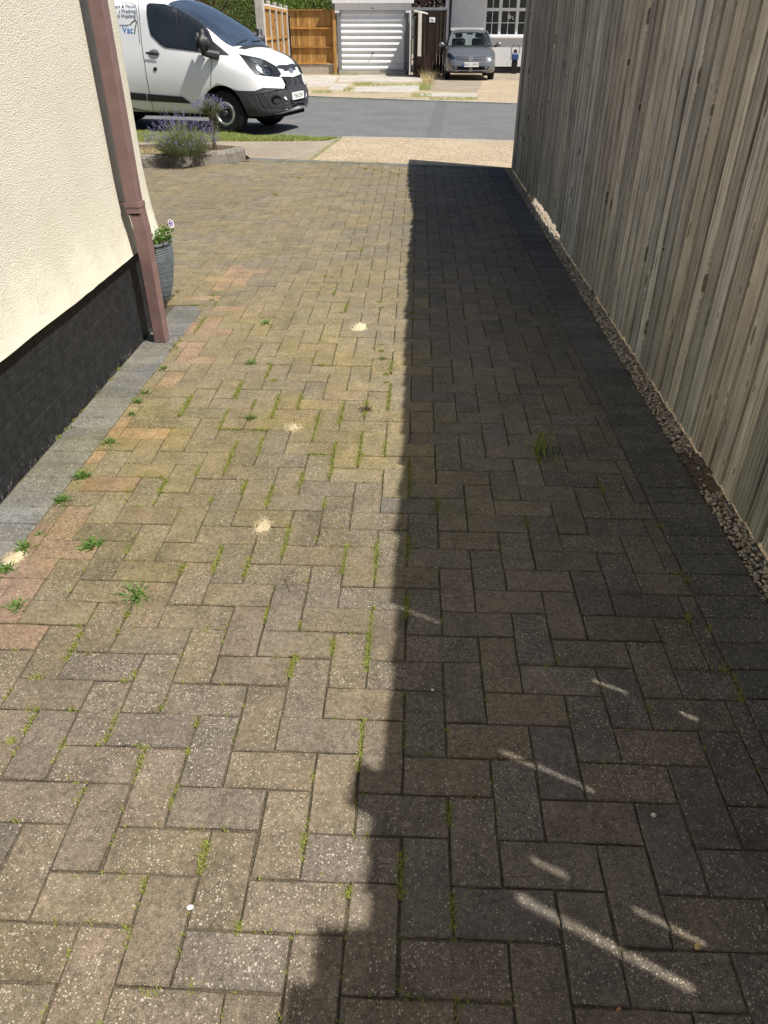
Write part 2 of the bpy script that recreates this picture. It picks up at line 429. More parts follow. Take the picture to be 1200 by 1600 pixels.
g = MB(); g.add([(-150, -60, -.16), (150, -60, -.16), (150, 200, -.16), (-150, 200, -.16)], [(0, 1, 2, 3)])
tag(g.build('ground', M['earth']), kind='structure')
P2 = lambda x, y: tuple(G(x, y)[:2])
ROAD_NEAR = [(-45, 24.5), (-12, 15.9), (-5.4, 14.15), (-3.3, 13.72), (-1.75, 13.42), P2(535, 213.5), P2(660, 215.5), P2(800, 219.5), (10, 11.6), (45, 5.5)]
ROAD_FAR = [(45, 7.5), (12, 17.5), P2(800, 160), P2(640, 155), P2(480, 149), (-8, 24.0), (-45, 37)]
sheet('road', ROAD_NEAR + ROAD_FAR, -.035, M['asphalt'], .1)
END0, END1 = Vector((-1.45, 10.83)), Vector((1.14, 10.30))        # far end of the block paving
sheet('crossover_path', [(-1.445, 10.845), (1.14, 10.315), (6, 9.35), (30, 4.6), (30, 7.7), (10, 11.55), P2(800, 220), P2(660, 216), P2(535, 214)], -.004, M['agg'], .12)
tc = P2(535, 214)
sheet('pavement', [(-1.462, 10.85), (tc[0] - .02, tc[1]), (-1.35, 13.12), (-1.5, 12.88), (-3.09, 12.78), (-4.27, 12.6), (-8, 12.75), (-30, 17.5), (-30, 15.6), (-8, 10.75), (-6.0, 10.55), (-2.45, 11.35), (-2.30, 10.98)], -.006, M['conc'], .12)
sheet('verge_soil', [(-1.36, 13.13), (-1.51, 12.89), (-3.09, 12.79), (-4.27, 12.61), (-8, 12.77), (-12, 13.6), (-12, 15.85), (-5.4, 14.13), (-3.3, 13.70), (-1.75, 13.40), (tc[0] - .03, tc[1])], -.012, M['turf'], .1)
far_edge = [P2(800, 160), P2(640, 155), P2(480, 149)]
sheet('far_pavement', [(30, 12.1), (12, 17.55)] + far_edge + [(-8, 24.05), (-30, 31.8), (-30, 60), (30, 60)], -.012, M['agg'], .1)
tag(link_mesh('road_patch', bpy.data.meshes.new('road_patch')), kind='structure')
bpy.data.objects['road_patch'].data.from_pydata([(*p, -.031) for p in [P2(664, 213), P2(686, 214), P2(700, 158), P2(683, 157)]], [], [(0, 1, 2, 3)])
bpy.data.objects['road_patch'].data.materials.append(M['patch'])

# pale flush edging between road and crossover, and along the far side
for nm, pts_, w_ in (('road_edging', [P2(535, 213.6), P2(660, 215.6), P2(800, 219.6), (6, 12.2)], .07), ('far_edging', [(6, 19.1), P2(800, 160), P2(640, 155), P2(480, 149), (-8, 24.0)], .10)):
    b = MB()
    for i, p in enumerate(pts_): b.v += [(p[0], p[1] - w_ / 2, .0 if nm == 'road_edging' else -.006), (p[0], p[1] + w_ / 2, .0 if nm == 'road_edging' else -.006)]
    for i, p in enumerate(pts_): b.v += [(p[0], p[1] - w_ / 2, -.09), (p[0], p[1] + w_ / 2, -.09)]
    n_ = len(pts_); o_ = 2 * n_
    for i in range(n_ - 1): b.f += [(2 * i, 2 * i + 2, 2 * i + 3, 2 * i + 1), (2 * i, o_ + 2 * i, o_ + 2 * i + 2, 2 * i + 2), (2 * i + 1, 2 * i + 3, o_ + 2 * i + 3, o_ + 2 * i + 1)]
    tag(b.build(nm, M['slab']), kind='structure')
# big concrete bays of the far pavement, each cast on its own
fp = bpy.data.objects['far_pavement']
def bays():
    Z = lambda x, y: P2(470 + x / 3.43, 100 + y / 3.43)
    quads = [[Z(-60, 62), Z(205, 58), Z(165, 118), Z(-60, 126)], [Z(212, 60), Z(560, 56), Z(650, 78), Z(640, 92), Z(200, 96)],
             [Z(285, 122), Z(640, 108), Z(636, 140), Z(560, 152), Z(262, 148)], [Z(690, 80), Z(975, 92), Z(948, 148), Z(660, 138)],
             [Z(648, 152), Z(950, 158), Z(935, 176), Z(640, 170)], [Z(168, 104), Z(262, 104), Z(232, 136), Z(150, 140)],
             [Z(1000, 50), Z(1300, 54), Z(1300, 84), Z(985, 84)]]
    for i, q in enumerate(quads):
        z = -.006 + .002 * (i % 3)
        MB().prism(q, -.06, z).build('slab', M['slab'] if i not in (3, 6) else M['conc'], fp)
bays()

# ------------------------------------------------------------------ block paving
WB = .1078                       # module of the blocks
AX, AY = -.645, .933
DL, DR = -1.352, .917            # herringbone between the two grey borders
YB = 4.56                        # where the left border ends
def end_y(x): return 10.845 + (x + 1.45) * (END1.y - END0.y) / (END1.x - END0.x) - .015
def clip(poly, a, b, c):
    """keep a*x+b*y<=c"""
    out = []
    for i in range(len(poly)):
        p, q = poly[i], poly[(i + 1) % len(poly)]
        dp, dq = a * p[0] + b * p[1] - c, a * q[0] + b * q[1] - c
        if dp <= 0: out.append(p)
        if (dp < 0 < dq) or (dq < 0 < dp):
            t = dp / (dp - dq); out.append((p[0] + (q[0] - p[0]) * t, p[1] + (q[1] - p[1]) * t))
    return out
def area(p): return abs(sum(p[i][0] * p[(i + 1) % len(p)][1] - p[(i + 1) % len(p)][0] * p[i][1] for i in range(len(p)))) / 2
JT = .0034
EDGE_SLOPE = (END1.y - END0.y) / (END1.x - END0.x)
def pave_clip(poly):
    cx = sum(p[0] for p in poly) / len(poly); cy = sum(p[1] for p in poly) / len(poly)
    q = clip(poly, 1, 0, DR - .001)
    q = clip(q, -EDGE_SLOPE, 1, end_y(-1.45) - .215 + 1.45 * EDGE_SLOPE) if q else q
    if not q: return q
    # left limit
    if cy < YB: q = clip(q, -1, 0, -DL - .001)
    elif cx < DL and cy < YB + WB: q = clip(q, 0, -1, -YB - .003)
    # planter bed
    if q and cx < -2.32:
        q = clip(q, 0.24, 1, 9.83 - .0)          # front edge of bed  (y = 9.83 - .24 x)
    return q
cells = []
for n in range(-80, 140):
    for m in range(-60, 60):
        x = AX + n * WB + 2 * m * WB; y = AY + n * WB - 2 * m * WB
        for hv in (0, 1):
            r = (x, x + 2 * WB, y - WB, y) if hv == 0 else (x, x + WB, y, y + 2 * WB)
            if r[1] < -4.6 or r[0] > 1.0 or r[3] < .25 or r[2] > 11.2: continue
            if r[1] < DL and r[2] < YB - .22: continue
            if r[1] < -1.6 and r[2] < 4.75: continue
            cells.append((r, hv))
rng = random.Random(11)
def outline(w, h, r):
    """irregular block outline, counter clockwise, centred"""
    pts = []
    c = [(-w, -h), (w, -h), (w, h), (-w, h)]
    for i in range(4):
        a, b = c[i], c[(i + 1) % 4]
        pts.append((a[0] + r.uniform(-.002, .002), a[1] + r.uniform(-.002, .002)))
        L = abs(a[0] - b[0]) + abs(a[1] - b[1])
        for k in ((.33, .67) if L > .15 else (.5,)):
            nx, ny = (0, 1) if abs(a[0] - b[0]) > abs(a[1] - b[1]) else (1, 0)
            j = r.uniform(-.0017, .0015)
            pts.append((a[0] + (b[0] - a[0]) * k + nx * j, a[1] + (b[1] - a[1]) * k + ny * j))
    return pts
def block_mesh(pts, r, cham=.0032):
    n = len(pts); cx = sum(p[0] for p in pts) / n; cy = sum(p[1] for p in pts) / n
    hw = max(abs(p[0] - cx) for p in pts); hh = max(abs(p[1] - cy) for p in pts)
    sx, sy = max(.2, 1 - cham / max(hw, .004)), max(.2, 1 - cham / max(hh, .004))
    top = [(cx + (p[0] - cx) * sx, cy + (p[1] - cy) * sy, 0.0) for p in pts]
    mid = [(p[0], p[1], -.0028 - r.uniform(0, .0014)) for p in pts]
    bot = [(p[0], p[1], -.03) for p in pts]
    vs = top + mid + bot
    fs = [tuple(range(n))]
    for a, b in ((0, n), (n, 2 * n)):
        fs += [(b + i, b + (i + 1) % n, a + (i + 1) % n, a + i) for i in range(n)]
    return vs, fs
variants = []
for i in range(10):
    vs, fs = block_mesh(outline(WB - JT / 2 - .0006, WB / 2 - JT / 2 - .0006, rng), rng)
    me = bpy.data.meshes.new('brick'); me.from_pydata(vs, [], fs); fix(me); me.materials.append(M['paver_obj']); variants.append((me, vs, fs))
def tint(x, y, r, border=False):
    n1 = noise.noise(Vector((x * .9, y * .5, 3.3))); n2 = noise.noise(Vector((x * 2.3, y * 1.6, 9.1)))
    if border:
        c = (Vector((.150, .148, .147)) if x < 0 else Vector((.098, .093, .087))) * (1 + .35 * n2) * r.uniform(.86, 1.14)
        return c
    pal = [(.166, .137, .090), (.152, .126, .090), (.138, .119, .092), (.124, .112, .096), (.113, .106, .094), (.166, .130, .099)]
    w = [3.4, 3.4, 3, 1.2, .3, 1.2]
    if DL - .1 < x < DL + .17 and y < 6: w = [2, 1, .3, .1, .05, 4]; pal[5] = (.255, .160, .118)
    elif x < -.4 and y < 4.5: w = [3.8, 3, 2, .7, .25, 1.4]
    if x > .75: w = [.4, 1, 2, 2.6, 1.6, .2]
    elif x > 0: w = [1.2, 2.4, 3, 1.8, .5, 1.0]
    if y > 5.5: w = [1.2, 2.4, 3, 3, 1.2, .6]
    c = Vector(r.choices(pal, w)[0])
    c = c.lerp(Vector((.158, .132, .094)), .52 if x < 0 else .3) * 1.19 * (1 + .15 * n1 + .10 * n2)
    c *= r.uniform(.93, 1.07) * .95
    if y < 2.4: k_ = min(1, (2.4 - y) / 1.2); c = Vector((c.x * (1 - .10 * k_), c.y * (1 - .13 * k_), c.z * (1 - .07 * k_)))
    elif x < .1: c = Vector((c.x * 1.15, c.y * 1.13, c.z * 1.03))  # sunlit side lighter and yellower: sunlight put into the colour
    if x > .0: c = c.lerp(Vector((c.length / 1.732,) * 3), .15) * .93  # fence shadow strengthened in the colour: greyed and darkened
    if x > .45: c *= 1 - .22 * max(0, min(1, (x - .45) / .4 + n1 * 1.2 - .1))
    return c
bed = MB()
bed_poly = [(-1.6, .15), (1.14, .15), (1.14, end_y(1.14)), (-1.45, end_y(-1.45)), (-2.28, 10.95), (-2.35, 10.4), (-6.0, 11.27), (-6.0, 4.7), (-1.6, 4.7)]
def inpoly(x, y, poly):
    c = False
    for i in range(len(poly)):
        (x1, y1), (x2, y2) = poly[i], poly[i - 1]
        if (y1 > y) != (y2 > y) and x < (x2 - x1) * (y - y1) / (y2 - y1) + x1: c = not c
    return c
def bed_z(x, y):
    n = noise.noise(Vector((x * 9, y * 9, 1.7))) + .5 * noise.noise(Vector((x * 31, y * 31, 4.2)))
    return -.0068 + .0030 * max(-1, min(1, n * 1.3))
bed.prism(bed_poly, -.06, -.0125)
gst = .022; idx = {}
nx_, ny_ = int((1.138 + 1.6) / gst), int((10.85 - .2) / gst)
gv = []; gf = []
def gp(i, j):
    if (i, j) not in idx:
        x, y = -1.6 + i * gst, .2 + j * gst; idx[(i, j)] = len(gv); gv.append((x, y, bed_z(x, y)))
    return idx[(i, j)]
for j in range(ny_):
    for i in range(-130 if j * gst + .2 > 4.72 else 0, nx_):
        if j * gst + .2 > 10.2 or i < 0:
            xm, ym = -1.6 + (i + .5) * gst, .2 + (j + .5) * gst
            if not inpoly(xm, ym, bed_poly): continue
        gf.append((gp(i, j), gp(i + 1, j), gp(i + 1, j + 1), gp(i, j + 1)))
bed.add(gv, gf)
drive = tag(bed.build('driveway', M['joint']), kind='structure')
singles, rest, rects = [], [], []
for (r, hv) in cells:
    x0, x1, y0, y1 = r
    full = [(x0, y0), (x1, y0), (x1, y1), (x0, y1)]
    q = pave_clip(full)
    if not q or len(q) < 3 or area(q) < .0011: continue
    cx, cy = (x0 + x1) / 2, (y0 + y1) / 2
    cut = area(q) < .997 * area(full)
    rects.append((min(p[0] for p in q), max(p[0] for p in q), min(p[1] for p in q), max(p[1] for p in q)))
    px = [proj((p[0], p[1], 0)) for p in q]
    inside = sum(1 for p in px if -20 < p[0] < 1220 and p[1] < 1615)
    singles.append((area(px) * (1 if inside else 0), q, hv, cut, cx, cy))
singles.sort(key=lambda s: -s[0])
def inset(q, d):
    n = len(q); cx = sum(p[0] for p in q) / n; cy = sum(p[1] for p in q) / n
    out = []
    for p in q:
        out.append((p[0] - max(-1, min(1, (p[0] - cx) / .02)) * d, p[1] - max(-1, min(1, (p[1] - cy) / .02)) * d))
    return out
rest = MB()
for i, (a, q, hv, cut, cx, cy) in enumerate(singles):
    r = random.Random(int(cx * 1e4) * 7919 + int(cy * 1e4))
    c = tint(cx, cy, r)
    dz = r.uniform(-.0026, .0020)
    if i < 300:
        if cut:
            vs, fs = block_mesh(inset(q, JT / 2), r)
            mx, my = sum(v[0] for v in vs) / len(vs), sum(v[1] for v in vs) / len(vs)
            me = bpy.data.meshes.new('brick'); me.from_pydata([(v[0] - mx, v[1] - my, v[2]) for v in vs], [], fs); fix(me); me.materials.append(M['paver_obj'])
            o = link_mesh('brick', me, None, drive); o.location = (mx, my, dz)
        else:
            o = link_mesh('brick', variants[r.randrange(10)][0], None, drive); o.location = (cx + r.uniform(-.001, .001), cy + r.uniform(-.001, .001), dz)
            o.rotation_euler = (r.uniform(-.006, .006), r.uniform(-.006, .006), (pi / 2 if hv else 0) + (pi if r.random() < .5 else 0) + r.uniform(-.006, .006))
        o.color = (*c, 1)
    else:
        if cut: vs, fs = block_mesh(inset(q, JT / 2), r); mt = Matrix.Translation((0, 0, dz))
        else:
            _, vs, fs = variants[r.randrange(10)]
            mt = Matrix.Translation((cx, cy, dz)) @ Matrix.Rotation((pi / 2 if hv else 0) + r.uniform(-.006, .006), 4, 'Z') @ Matrix.Rotation(r.uniform(-.006, .006), 4, 'X')
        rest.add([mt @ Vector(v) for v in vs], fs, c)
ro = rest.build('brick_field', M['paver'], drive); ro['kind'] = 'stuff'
def border(x0, x1, y0, y1, rot=0, loc=None):
    r = random.Random(int((x0 + 9) * 1e4) + int((y0 + 3) * 1e4))
    w, h = (x1 - x0) / 2 - JT / 2, (y1 - y0) / 2 - JT / 2
    vs, fs = block_mesh(outline(w, h, r), r)
    me = bpy.data.meshes.new('border_brick'); me.from_pydata(vs, [], fs); fix(me); me.materials.append(M['paver_obj'])
    o = link_mesh('border_brick', me, None, drive)
    cx, cy = ((x0 + x1) / 2, (y0 + y1) / 2) if loc is None else loc
    o.location = (cx, cy, r.uniform(-.0012, .0012)); o.rotation_euler = (r.uniform(-.005, .005), r.uniform(-.005, .005), rot + r.uniform(-.004, .004))
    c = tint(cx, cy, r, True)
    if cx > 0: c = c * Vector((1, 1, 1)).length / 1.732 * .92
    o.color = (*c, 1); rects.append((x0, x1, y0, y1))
y = .40
while y < 10.0:
    border(DR, 1.135, y, y + WB); y += WB
y = .38
while y < YB - .02:
    border(-1.551, DL, y, y + WB); y += WB
ang = atan2(END1.y - END0.y, END1.x - END0.x)
u = Vector((cos(ang), sin(ang))); nn = Vector((-u.y, u.x))
k = -8
while k * WB < 2.62:
    p = Vector((-1.45, end_y(-1.45))) + u * (k + .5) * WB - nn * .107
    if p.x < 1.08: border(0, WB, k * 10 + 150, k * 10 + 150 + 2 * WB - .004, ang, (p.x, p.y))
    k += 1

# ------------------------------------------------------------------ our own house on the left
WX, HC = -1.545, 4.43            # face of the render, front corner
house = thing('house', (WX - 3, HC - 4, 0), 'cream rendered house wall with black painted brick base on the left', 'house')
prof = [(WX, 4.9), (WX, 1.2), (WX, .86), (WX + .004, .76), (WX + .010, .66), (WX + .019, .57), (WX + .026, .51), (WX + .031, .478)]
wall = MB()
ys = [-4.0 + i * .1 for i in range(85)]
# side face (towards the driveway) and front face share the flare at the bottom
def flare(z):
    for (xa, za), (xb, zb) in zip(prof, prof[1:]):
        if zb <= z <= za: return xa + (xb - xa) * (za - z) / (za - zb) - WX
    return 0
zs = [4.9, 3.2, 1.8, 1.2, .86, .76, .66, .57, .51, .478]
rr = random.Random(5)
def wl(y, z): return (.008 * noise.noise(Vector((y * 2.1, z, 1))) + .004 * noise.noise(Vector((y * 13, z * 2, 4)))) if z < .48 else 0
side_y = [-4.0 + i * .07 for i in range(int((HC + 4.0) / .07) + 1)]
side_y[-1] = HC - .03
nS = len(side_y) + 3
cols = [('s', yy) for yy in side_y] + [('c', .5)] + [('f', 0), ('f', 1), ('f', 2)]
vs = []; fs = []
for z in zs:
    fl = flare(z)
    row = [(WX + fl, yy, z + wl(yy, z)) for yy in side_y]
    row.append((WX + fl - .006, HC + fl - .006, z + wl(HC, z)))
    for xx in (WX - .03, WX - .8, WX - 2.5, WX - 6): row.append((xx, HC + fl, z + wl(xx, z)))
    vs += row
nc = len(side_y) + 5
for i in range(len(zs) - 1):
    for j in range(nc - 1): fs.append((i * nc + j, i * nc + j + 1, (i + 1) * nc + j + 1, (i + 1) * nc + j))
b0 = len(vs)
lip = vs[-nc:]
vs += [(v[0], v[1], v[2] - .0005) for v in lip] + [(v[0] - (.08 if j < len(side_y) + 1 else 0), v[1] - (.08 if j >= len(side_y) else 0), v[2] + .004) for j, v in enumerate(lip)]
for j in range(nc - 1): fs.append((b0 + j, b0 + j + 1, b0 + nc + j + 1, b0 + nc + j))
wall.add(vs, fs)
w_o = wall.build('wall', M['render'], house, smooth=True)
# plinth bricks under the paint, stretcher bond, thin joints
core = MB(); core.box(WX - 6, WX - .0114, -4, HC - .035, -.1, .485); core.build('plinth_core', M['plinth'], house)
bw, bh = .225, .075
row = 0; z = .004
pm = {}
while z < .46:
    y = .20 - (row % 2) * bw / 2
    while y < HC - .04:
        y1 = min(y + bw - .005, HC - .02); z1 = min(z + bh - .005, .472)
        if y1 - y > .03:
            key = (round(y1 - y, 3), round(z1 - z, 3))
            if key not in pm:
                b = MB(); b.bbox(0, .024, 0, key[0], 0, key[1], .004)
                me = bpy.data.meshes.new('plinth_brick'); me.from_pydata(b.v, [], b.f); fix(me); me.materials.append(M['plinth']); pm[key] = me
            o = link_mesh('plinth_brick', pm[key], None, house)
            o.location = Vector((WX - .0345 + rr.uniform(-.001, .001), y, z)) - house.location
        y += bw
    z += bh; row += 1
eave = MB(); eave.box(WX - 6.3, WX + .35, -4.3, HC + .35, 4.9, 5.05); eave.build('eaves', M['upvc'], house)
rf = MB(); rf.add([(WX + .4, -4.4, 5.052), (WX + .4, HC + .4, 5.052), (WX - 6.4, HC + .4, 5.052), (WX - 6.4, -4.4, 5.052), (WX - 3, -4.4, 7.2), (WX - 3, HC + .4, 7.2)], [(0, 1, 5, 4), (1, 2, 5), (2, 3, 4, 5), (3, 0, 4), (0, 3, 2, 1)])
rf.build('roof', M['roof'], house)

# downpipe, square section with a swept joint above the plinth
PYc, PXc = 3.955, -1.445
dp = thing('drainpipe', (PXc, PYc, 0), 'faded purple brown square drainpipe running down the cream wall', 'drainpipe')
def sqtube(path, w, d, ch):
    vs = []; fs = []
    sec = [(-w + ch, -d), (w - ch, -d), (w, -d + ch), (w, d - ch), (w - ch, d), (-w + ch, d), (-w, d - ch), (-w, -d + ch)]
    for (x, y, z) in path: vs += [(x + a, y + b, z) for a, b in sec]
    for i in range(len(path) - 1):
        for k in range(8): fs.append((i * 8 + k, i * 8 + (k + 1) % 8, (i + 1) * 8 + (k + 1) % 8, (i + 1) * 8 + k))
    fs.append(tuple(range(8))[::-1]); e = (len(path) - 1) * 8; fs.append(tuple(e + k for k in range(8)))
    return vs, fs
b = MB(); b.add(*sqtube([(PXc - .018, PYc, z) for z in (.69, 4.8)], .036, .036, .006)); b.build('upper_pipe', M['pipe'], dp)
b = MB(); b.add(*sqtube([(PXc, PYc, .003), (PXc, PYc, .62), (PXc - .012, PYc, .735)], .036, .036, .006)); b.build('lower_pipe', M['pipe'], dp)
b = MB(); b.add(*sqtube([(PXc - .014, PYc, .700), (PXc - .016, PYc, .728)], .041, .041, .007)); b.add(*sqtube([(PXc - .016, PYc, .730), (PXc - .018, PYc, .752)], .044, .044, .008))
b.box(PXc - .155, PXc - .05, PYc - .012, PYc + .012, .733, .748); b.build('joint_collar', M['pipe'], dp)
for zz in (2.6, 4.2):
    b = MB(); b.box(PXc - .157, PXc + .024, PYc - .044, PYc + .044, zz, zz + .03); b.build('bracket', M['pipe'], dp)

# half round wall planter just past the pipe, with petunias
pc = Vector((WX - .006, 4.34, 0))
pt = thing('wall_planter', (pc.x, pc.y, .12), 'grey ribbed half round planter hanging on the wall behind the drainpipe', 'planter')
vs = []; fs = []; NR, NA = 76, 16
for i in range(NR + 1):
    u_ = i / NR; zz = .10 + .36 * u_
    rad = .120 * (min(1, .10 + 1.0 * (u_ ** .36)))
    if i % 2: rad *= .975
    for k in range(NA + 1):
        t = -pi / 2 + pi * k / NA
        vs.append((pc.x + rad * cos(t), pc.y + rad * 1.18 * sin(t), zz + .0015 * sin(3 * t + i)))
for i in range(NR):
    for k in range(NA): fs.append((i * (NA + 1) + k, i * (NA + 1) + k + 1, (i + 1) * (NA + 1) + k + 1, (i + 1) * (NA + 1) + k))
fs.append(tuple(i * (NA + 1) for i in range(NR + 1))[::1] + tuple(i * (NA + 1) + NA for i in range(NR, -1, -1)))
b = MB(); b.add(vs, fs); b.build('shell', M['pot'], pt)
b = MB(); ring = [(pc.x + .119 * cos(t), pc.y + .141 * sin(t), .459) for t in [-pi / 2 + pi * k / 16 for k in range(17)]]
b.tube(ring, .008, 6); b.build('rim', M['pot'], pt)
b = MB(); b.add([(p[0] - .004, p[1], .453) for p in ring], [tuple(range(17))]); b.build('compost', M['soil'], pt)

def blade(b, p, d, L, w, bend, r, seg=2):
    """thin tapering leaf"""
    d = Vector(d).normalized(); sd_ = d.cross(Vector((0, 0, 1)));
    if sd_.length < .05: sd_ = Vector((cos(r.uniform(0, 6.3)), sin(r.uniform(0, 6.3)), 0))
    sd_.normalize(); p = Vector(p); pts = []
    for i in range(seg + 1):
        t = i / seg
        q = p + d * (L * t) + Vector((d.x, d.y, -.6)) * (bend * L * t * t)
        ww = w * (1 - t) if i < seg else 0
        pts += [q - sd_ * ww / 2, q + sd_ * ww / 2] if i < seg else [q]
    n = len(pts); fs = []
    for i in range(seg - 1): fs.append((2 * i, 2 * i + 1, 2 * i + 3, 2 * i + 2))
    fs.append((n - 3, n - 2, n - 1))
    b.add(pts, fs)
def leafq(b, p, nrm, L, w, r):
    """a pointed leaf of two triangles folded along the midrib"""
    nrm = Vector(nrm).normalized(); a = nrm.orthogonal().normalized(); a = Matrix.Rotation(r.uniform(0, 6.28), 3, nrm) @ a; c = nrm.cross(a)
    p = Vector(p)
    b.add([p - a * L / 2, p + c * w / 2 + nrm * w * .15, p + a * L / 2, p - c * w / 2 + nrm * w * .15], [(0, 1, 2), (0, 2, 3)])
def rdir(r, up=0.0):
    while True:
        v = Vector((r.uniform(-1, 1), r.uniform(-1, 1), r.uniform(-1, 1)))
        if .05 < v.length < 1: v.normalize(); v.z += up; return v.normalized()

r = random.Random(21)
pet = thing('petunia_plant', (pc.x, pc.y, .47), 'small petunia with a purple and white flower in the grey wall planter', 'plant')
b = MB()
for i in range(150):
    q = Vector((pc.x + .012 + abs(r.gauss(.05, .03)), pc.y + r.gauss(0.02, .06), .465 + abs(r.gauss(0, .03))))
    leafq(b, q, rdir(r, .6), r.uniform(.02, .04), r.uniform(.01, .02), r)
b.build('foliage', M['weed'], pet)
b = MB(); b.tube([(pc.x + .05, pc.y + .03, .455), (pc.x + .08, pc.y + .045, .515), (pc.x + .102, pc.y + .055, .542)], .0025, 5); b.build('stem', M['weed'], pet)
def petunia(c, n, s):
    n = Vector(n).normalized(); a = n.orthogonal().normalized(); bb = n.cross(a); c = Vector(c)
    w_, p_ = MB(), MB()
    for k in range(5):
        t0, t1 = 2 * pi * k / 5, 2 * pi * (k + 1) / 5; tm = (t0 + t1) / 2
        P = lambda t, rad, h: c + (a * cos(t) + bb * sin(t)) * rad * s + n * h * s
        w_.add([P(t0 + .1, .25, .1), P(t0 + .05, .95, .32), P(tm, 1.1, .38), P(t1 - .05, .95, .32), P(t1 - .1, .25, .1)], [(0, 1, 2, 3, 4)])
        p_.add([P(tm - .33, .1, .13), P(tm - .30, .85, .345), P(tm + .30, .85, .345), P(tm + .33, .1, .13)], [(0, 1, 2, 3)])
    p_.tube([c - n * s * .9, c + n * s * .12], [s * .12, s * .28], 6)
    o = w_.build('flower', M['petal'], pet)
    q = p_.build('flower_throat', M['purple'], o)
petunia((pc.x + .118, pc.y + .05, .548), (.85, -.35, .35), .024)
petunia((pc.x + .015, pc.y + .0, .52), (.3, -.8, .4), .022)

# ------------------------------------------------------------------ tall feather edge fence on the right
FX = 1.236
KS = cos(SUN_AZ) / tan(SUN_EL)               # shadow reach across the drive per metre of height
TA = tan(SUN_AZ)
fence = thing('board_fence', (FX, 4.5, 0), 'tall weathered grey fence of upright overlapping boards along the driveway', 'fence')
edge_pts = [(-1.0, -.06), (.735, -.06), (1.02, -.06), (1.25, -.035), (3.4, -.03), (5.5, -.045), (6.6, -.03), (7.56, -.015), (8.4, -.07), (9.4, -.09), (11.5, -.105)]
top_pts = [(ys_ - (FX - xe) * TA, (FX - xe) / KS) for ys_, xe in edge_pts]
def top_h(y):
    for (a, ha), (b_, hb) in zip(top_pts, top_pts[1:]):
        if a <= y <= b_: return ha + (hb - ha) * (y - a) / max(1e-6, b_ - a)
    return top_pts[0][1] if y < top_pts[0][0] else top_pts[-1][1]
# chinks between boards that let sun through: photo streak ends -> height range at the fence
slits = []
for p0, p1, w, yf in [((785, 1370), (1085, 1542), .022, None), ((972, 1405), (1105, 1480), .012, .418), ((765, 1155), (930, 1240), .007, None), ((915, 1052), (982, 1080), .009, 1.066), ((1055, 1112), (1095, 1128), .012, 1.066), ((817, 1345), (893, 1400), .013, .418), ((610, 950), (690, 980), .004, 1.066),
                  ]:
    a, b_ = G(*p0), G(*p1)
    ym = yf or ((a.y - (FX - a.x) * TA) + (b_.y - (FX - b_.x) * TA)) / 2
    slits.append((ym, (FX - b_.x) / KS, (FX - a.x) / KS, w))
slits.sort()
r = random.Random(3)
bounds = [-1.6]
si = [s for s in slits]
while bounds[-1] < 10.22:
    nx = bounds[-1] + r.uniform(.112, .138)
    near = [s[0] - bounds[-1] for s in slits if bounds[-1] + .03 < s[0] < bounds[-1] + .24]
    if near: nx = bounds[-1] + (near[0] if near[0] < .14 else near[0] / 2)
    bounds.append(nx)
fence_y1 = bounds[-1]
def plank(y0, y1, low, high, sl):
    """one feather edge board: thick edge at y0 laps over the thin edge (at y1+.02) of the board before it"""
    zl = [low, low + .02, .5, 1.0, 1.5, high]
    for s in sl: zl += [s[1] - .02, s[1] + .02, (s[1] + s[2]) / 2, s[2] - .02, s[2] + .02]
    zl = sorted(set(round(max(low, min(high, z)), 3) for z in zl))
    jx = r.uniform(-.002, .002); bow = r.uniform(-.002, .002); lean = r.uniform(-.0015, .0015)
    vs = []; fs = []
    for z in zl:
        pull = 0
        for s in sl:
            if s[1] < z < s[2]: pull = max(pull, (.030 + s[3]) * min(1, (min(z - s[1], s[2] - z) / .02)))
        yb = y1 + .02 - pull
        ya = y0 + .002 * sin(z * 4 + y0 * 40) + .001 * sin(z * 17 + y0 * 90)
        xo = jx + bow * sin(z * 1.6) + lean * z
        f = (yb - ya) / (y1 + .02 - y0)
        xa0, xa1 = FX - .0135 + xo, FX + .0015 + xo * .5
        xg = FX - .0135 + .0130 * .78 + xo * .3; g = 1 if pull == 0 else 0
        yg = min(y1 - .008, yb - .004); xb0 = FX + .0045; xb1 = FX + .009
        vs += [(xa0 + .003, ya, z), (xa0, ya + .004, z), (xg, yg, z), (xb0, yg + .003, z), (xb0, yb, z), (xb1, yb, z), (xa1, ya, z)]
    n = 7
    for i in range(len(zl) - 1):
        for k in range(n): fs.append((i * n + k, i * n + (k + 1) % n, (i + 1) * n + (k + 1) % n, (i + 1) * n + k))
    fs.append(tuple(range(n))[::-1]); e = (len(zl) - 1) * n; fs.append(tuple(e + k for k in range(n)))
    b = MB(); b.add(vs, fs)
    return b.build('plank', M['fence'], fence)
for i in range(len(bounds) - 1):
    y0, y1 = bounds[i], bounds[i + 1]; ymid = (y0 + y1) / 2
    low = .002 + r.uniform(0, .006)
    if 6.45 < ymid < 8.05: low = .05 + .03 * noise.noise(Vector((ymid * 3, 0, 0))) + r.uniform(0, .02)
    high = top_h(ymid) + r.uniform(-.02, .016) + (.09 if .33 < ymid < .41 else 0)
    if i == len(bounds) - 2: high -= .02
    plank(y0, y1, low, high, [s for s in slits if abs(s[0] - y1) < .03])
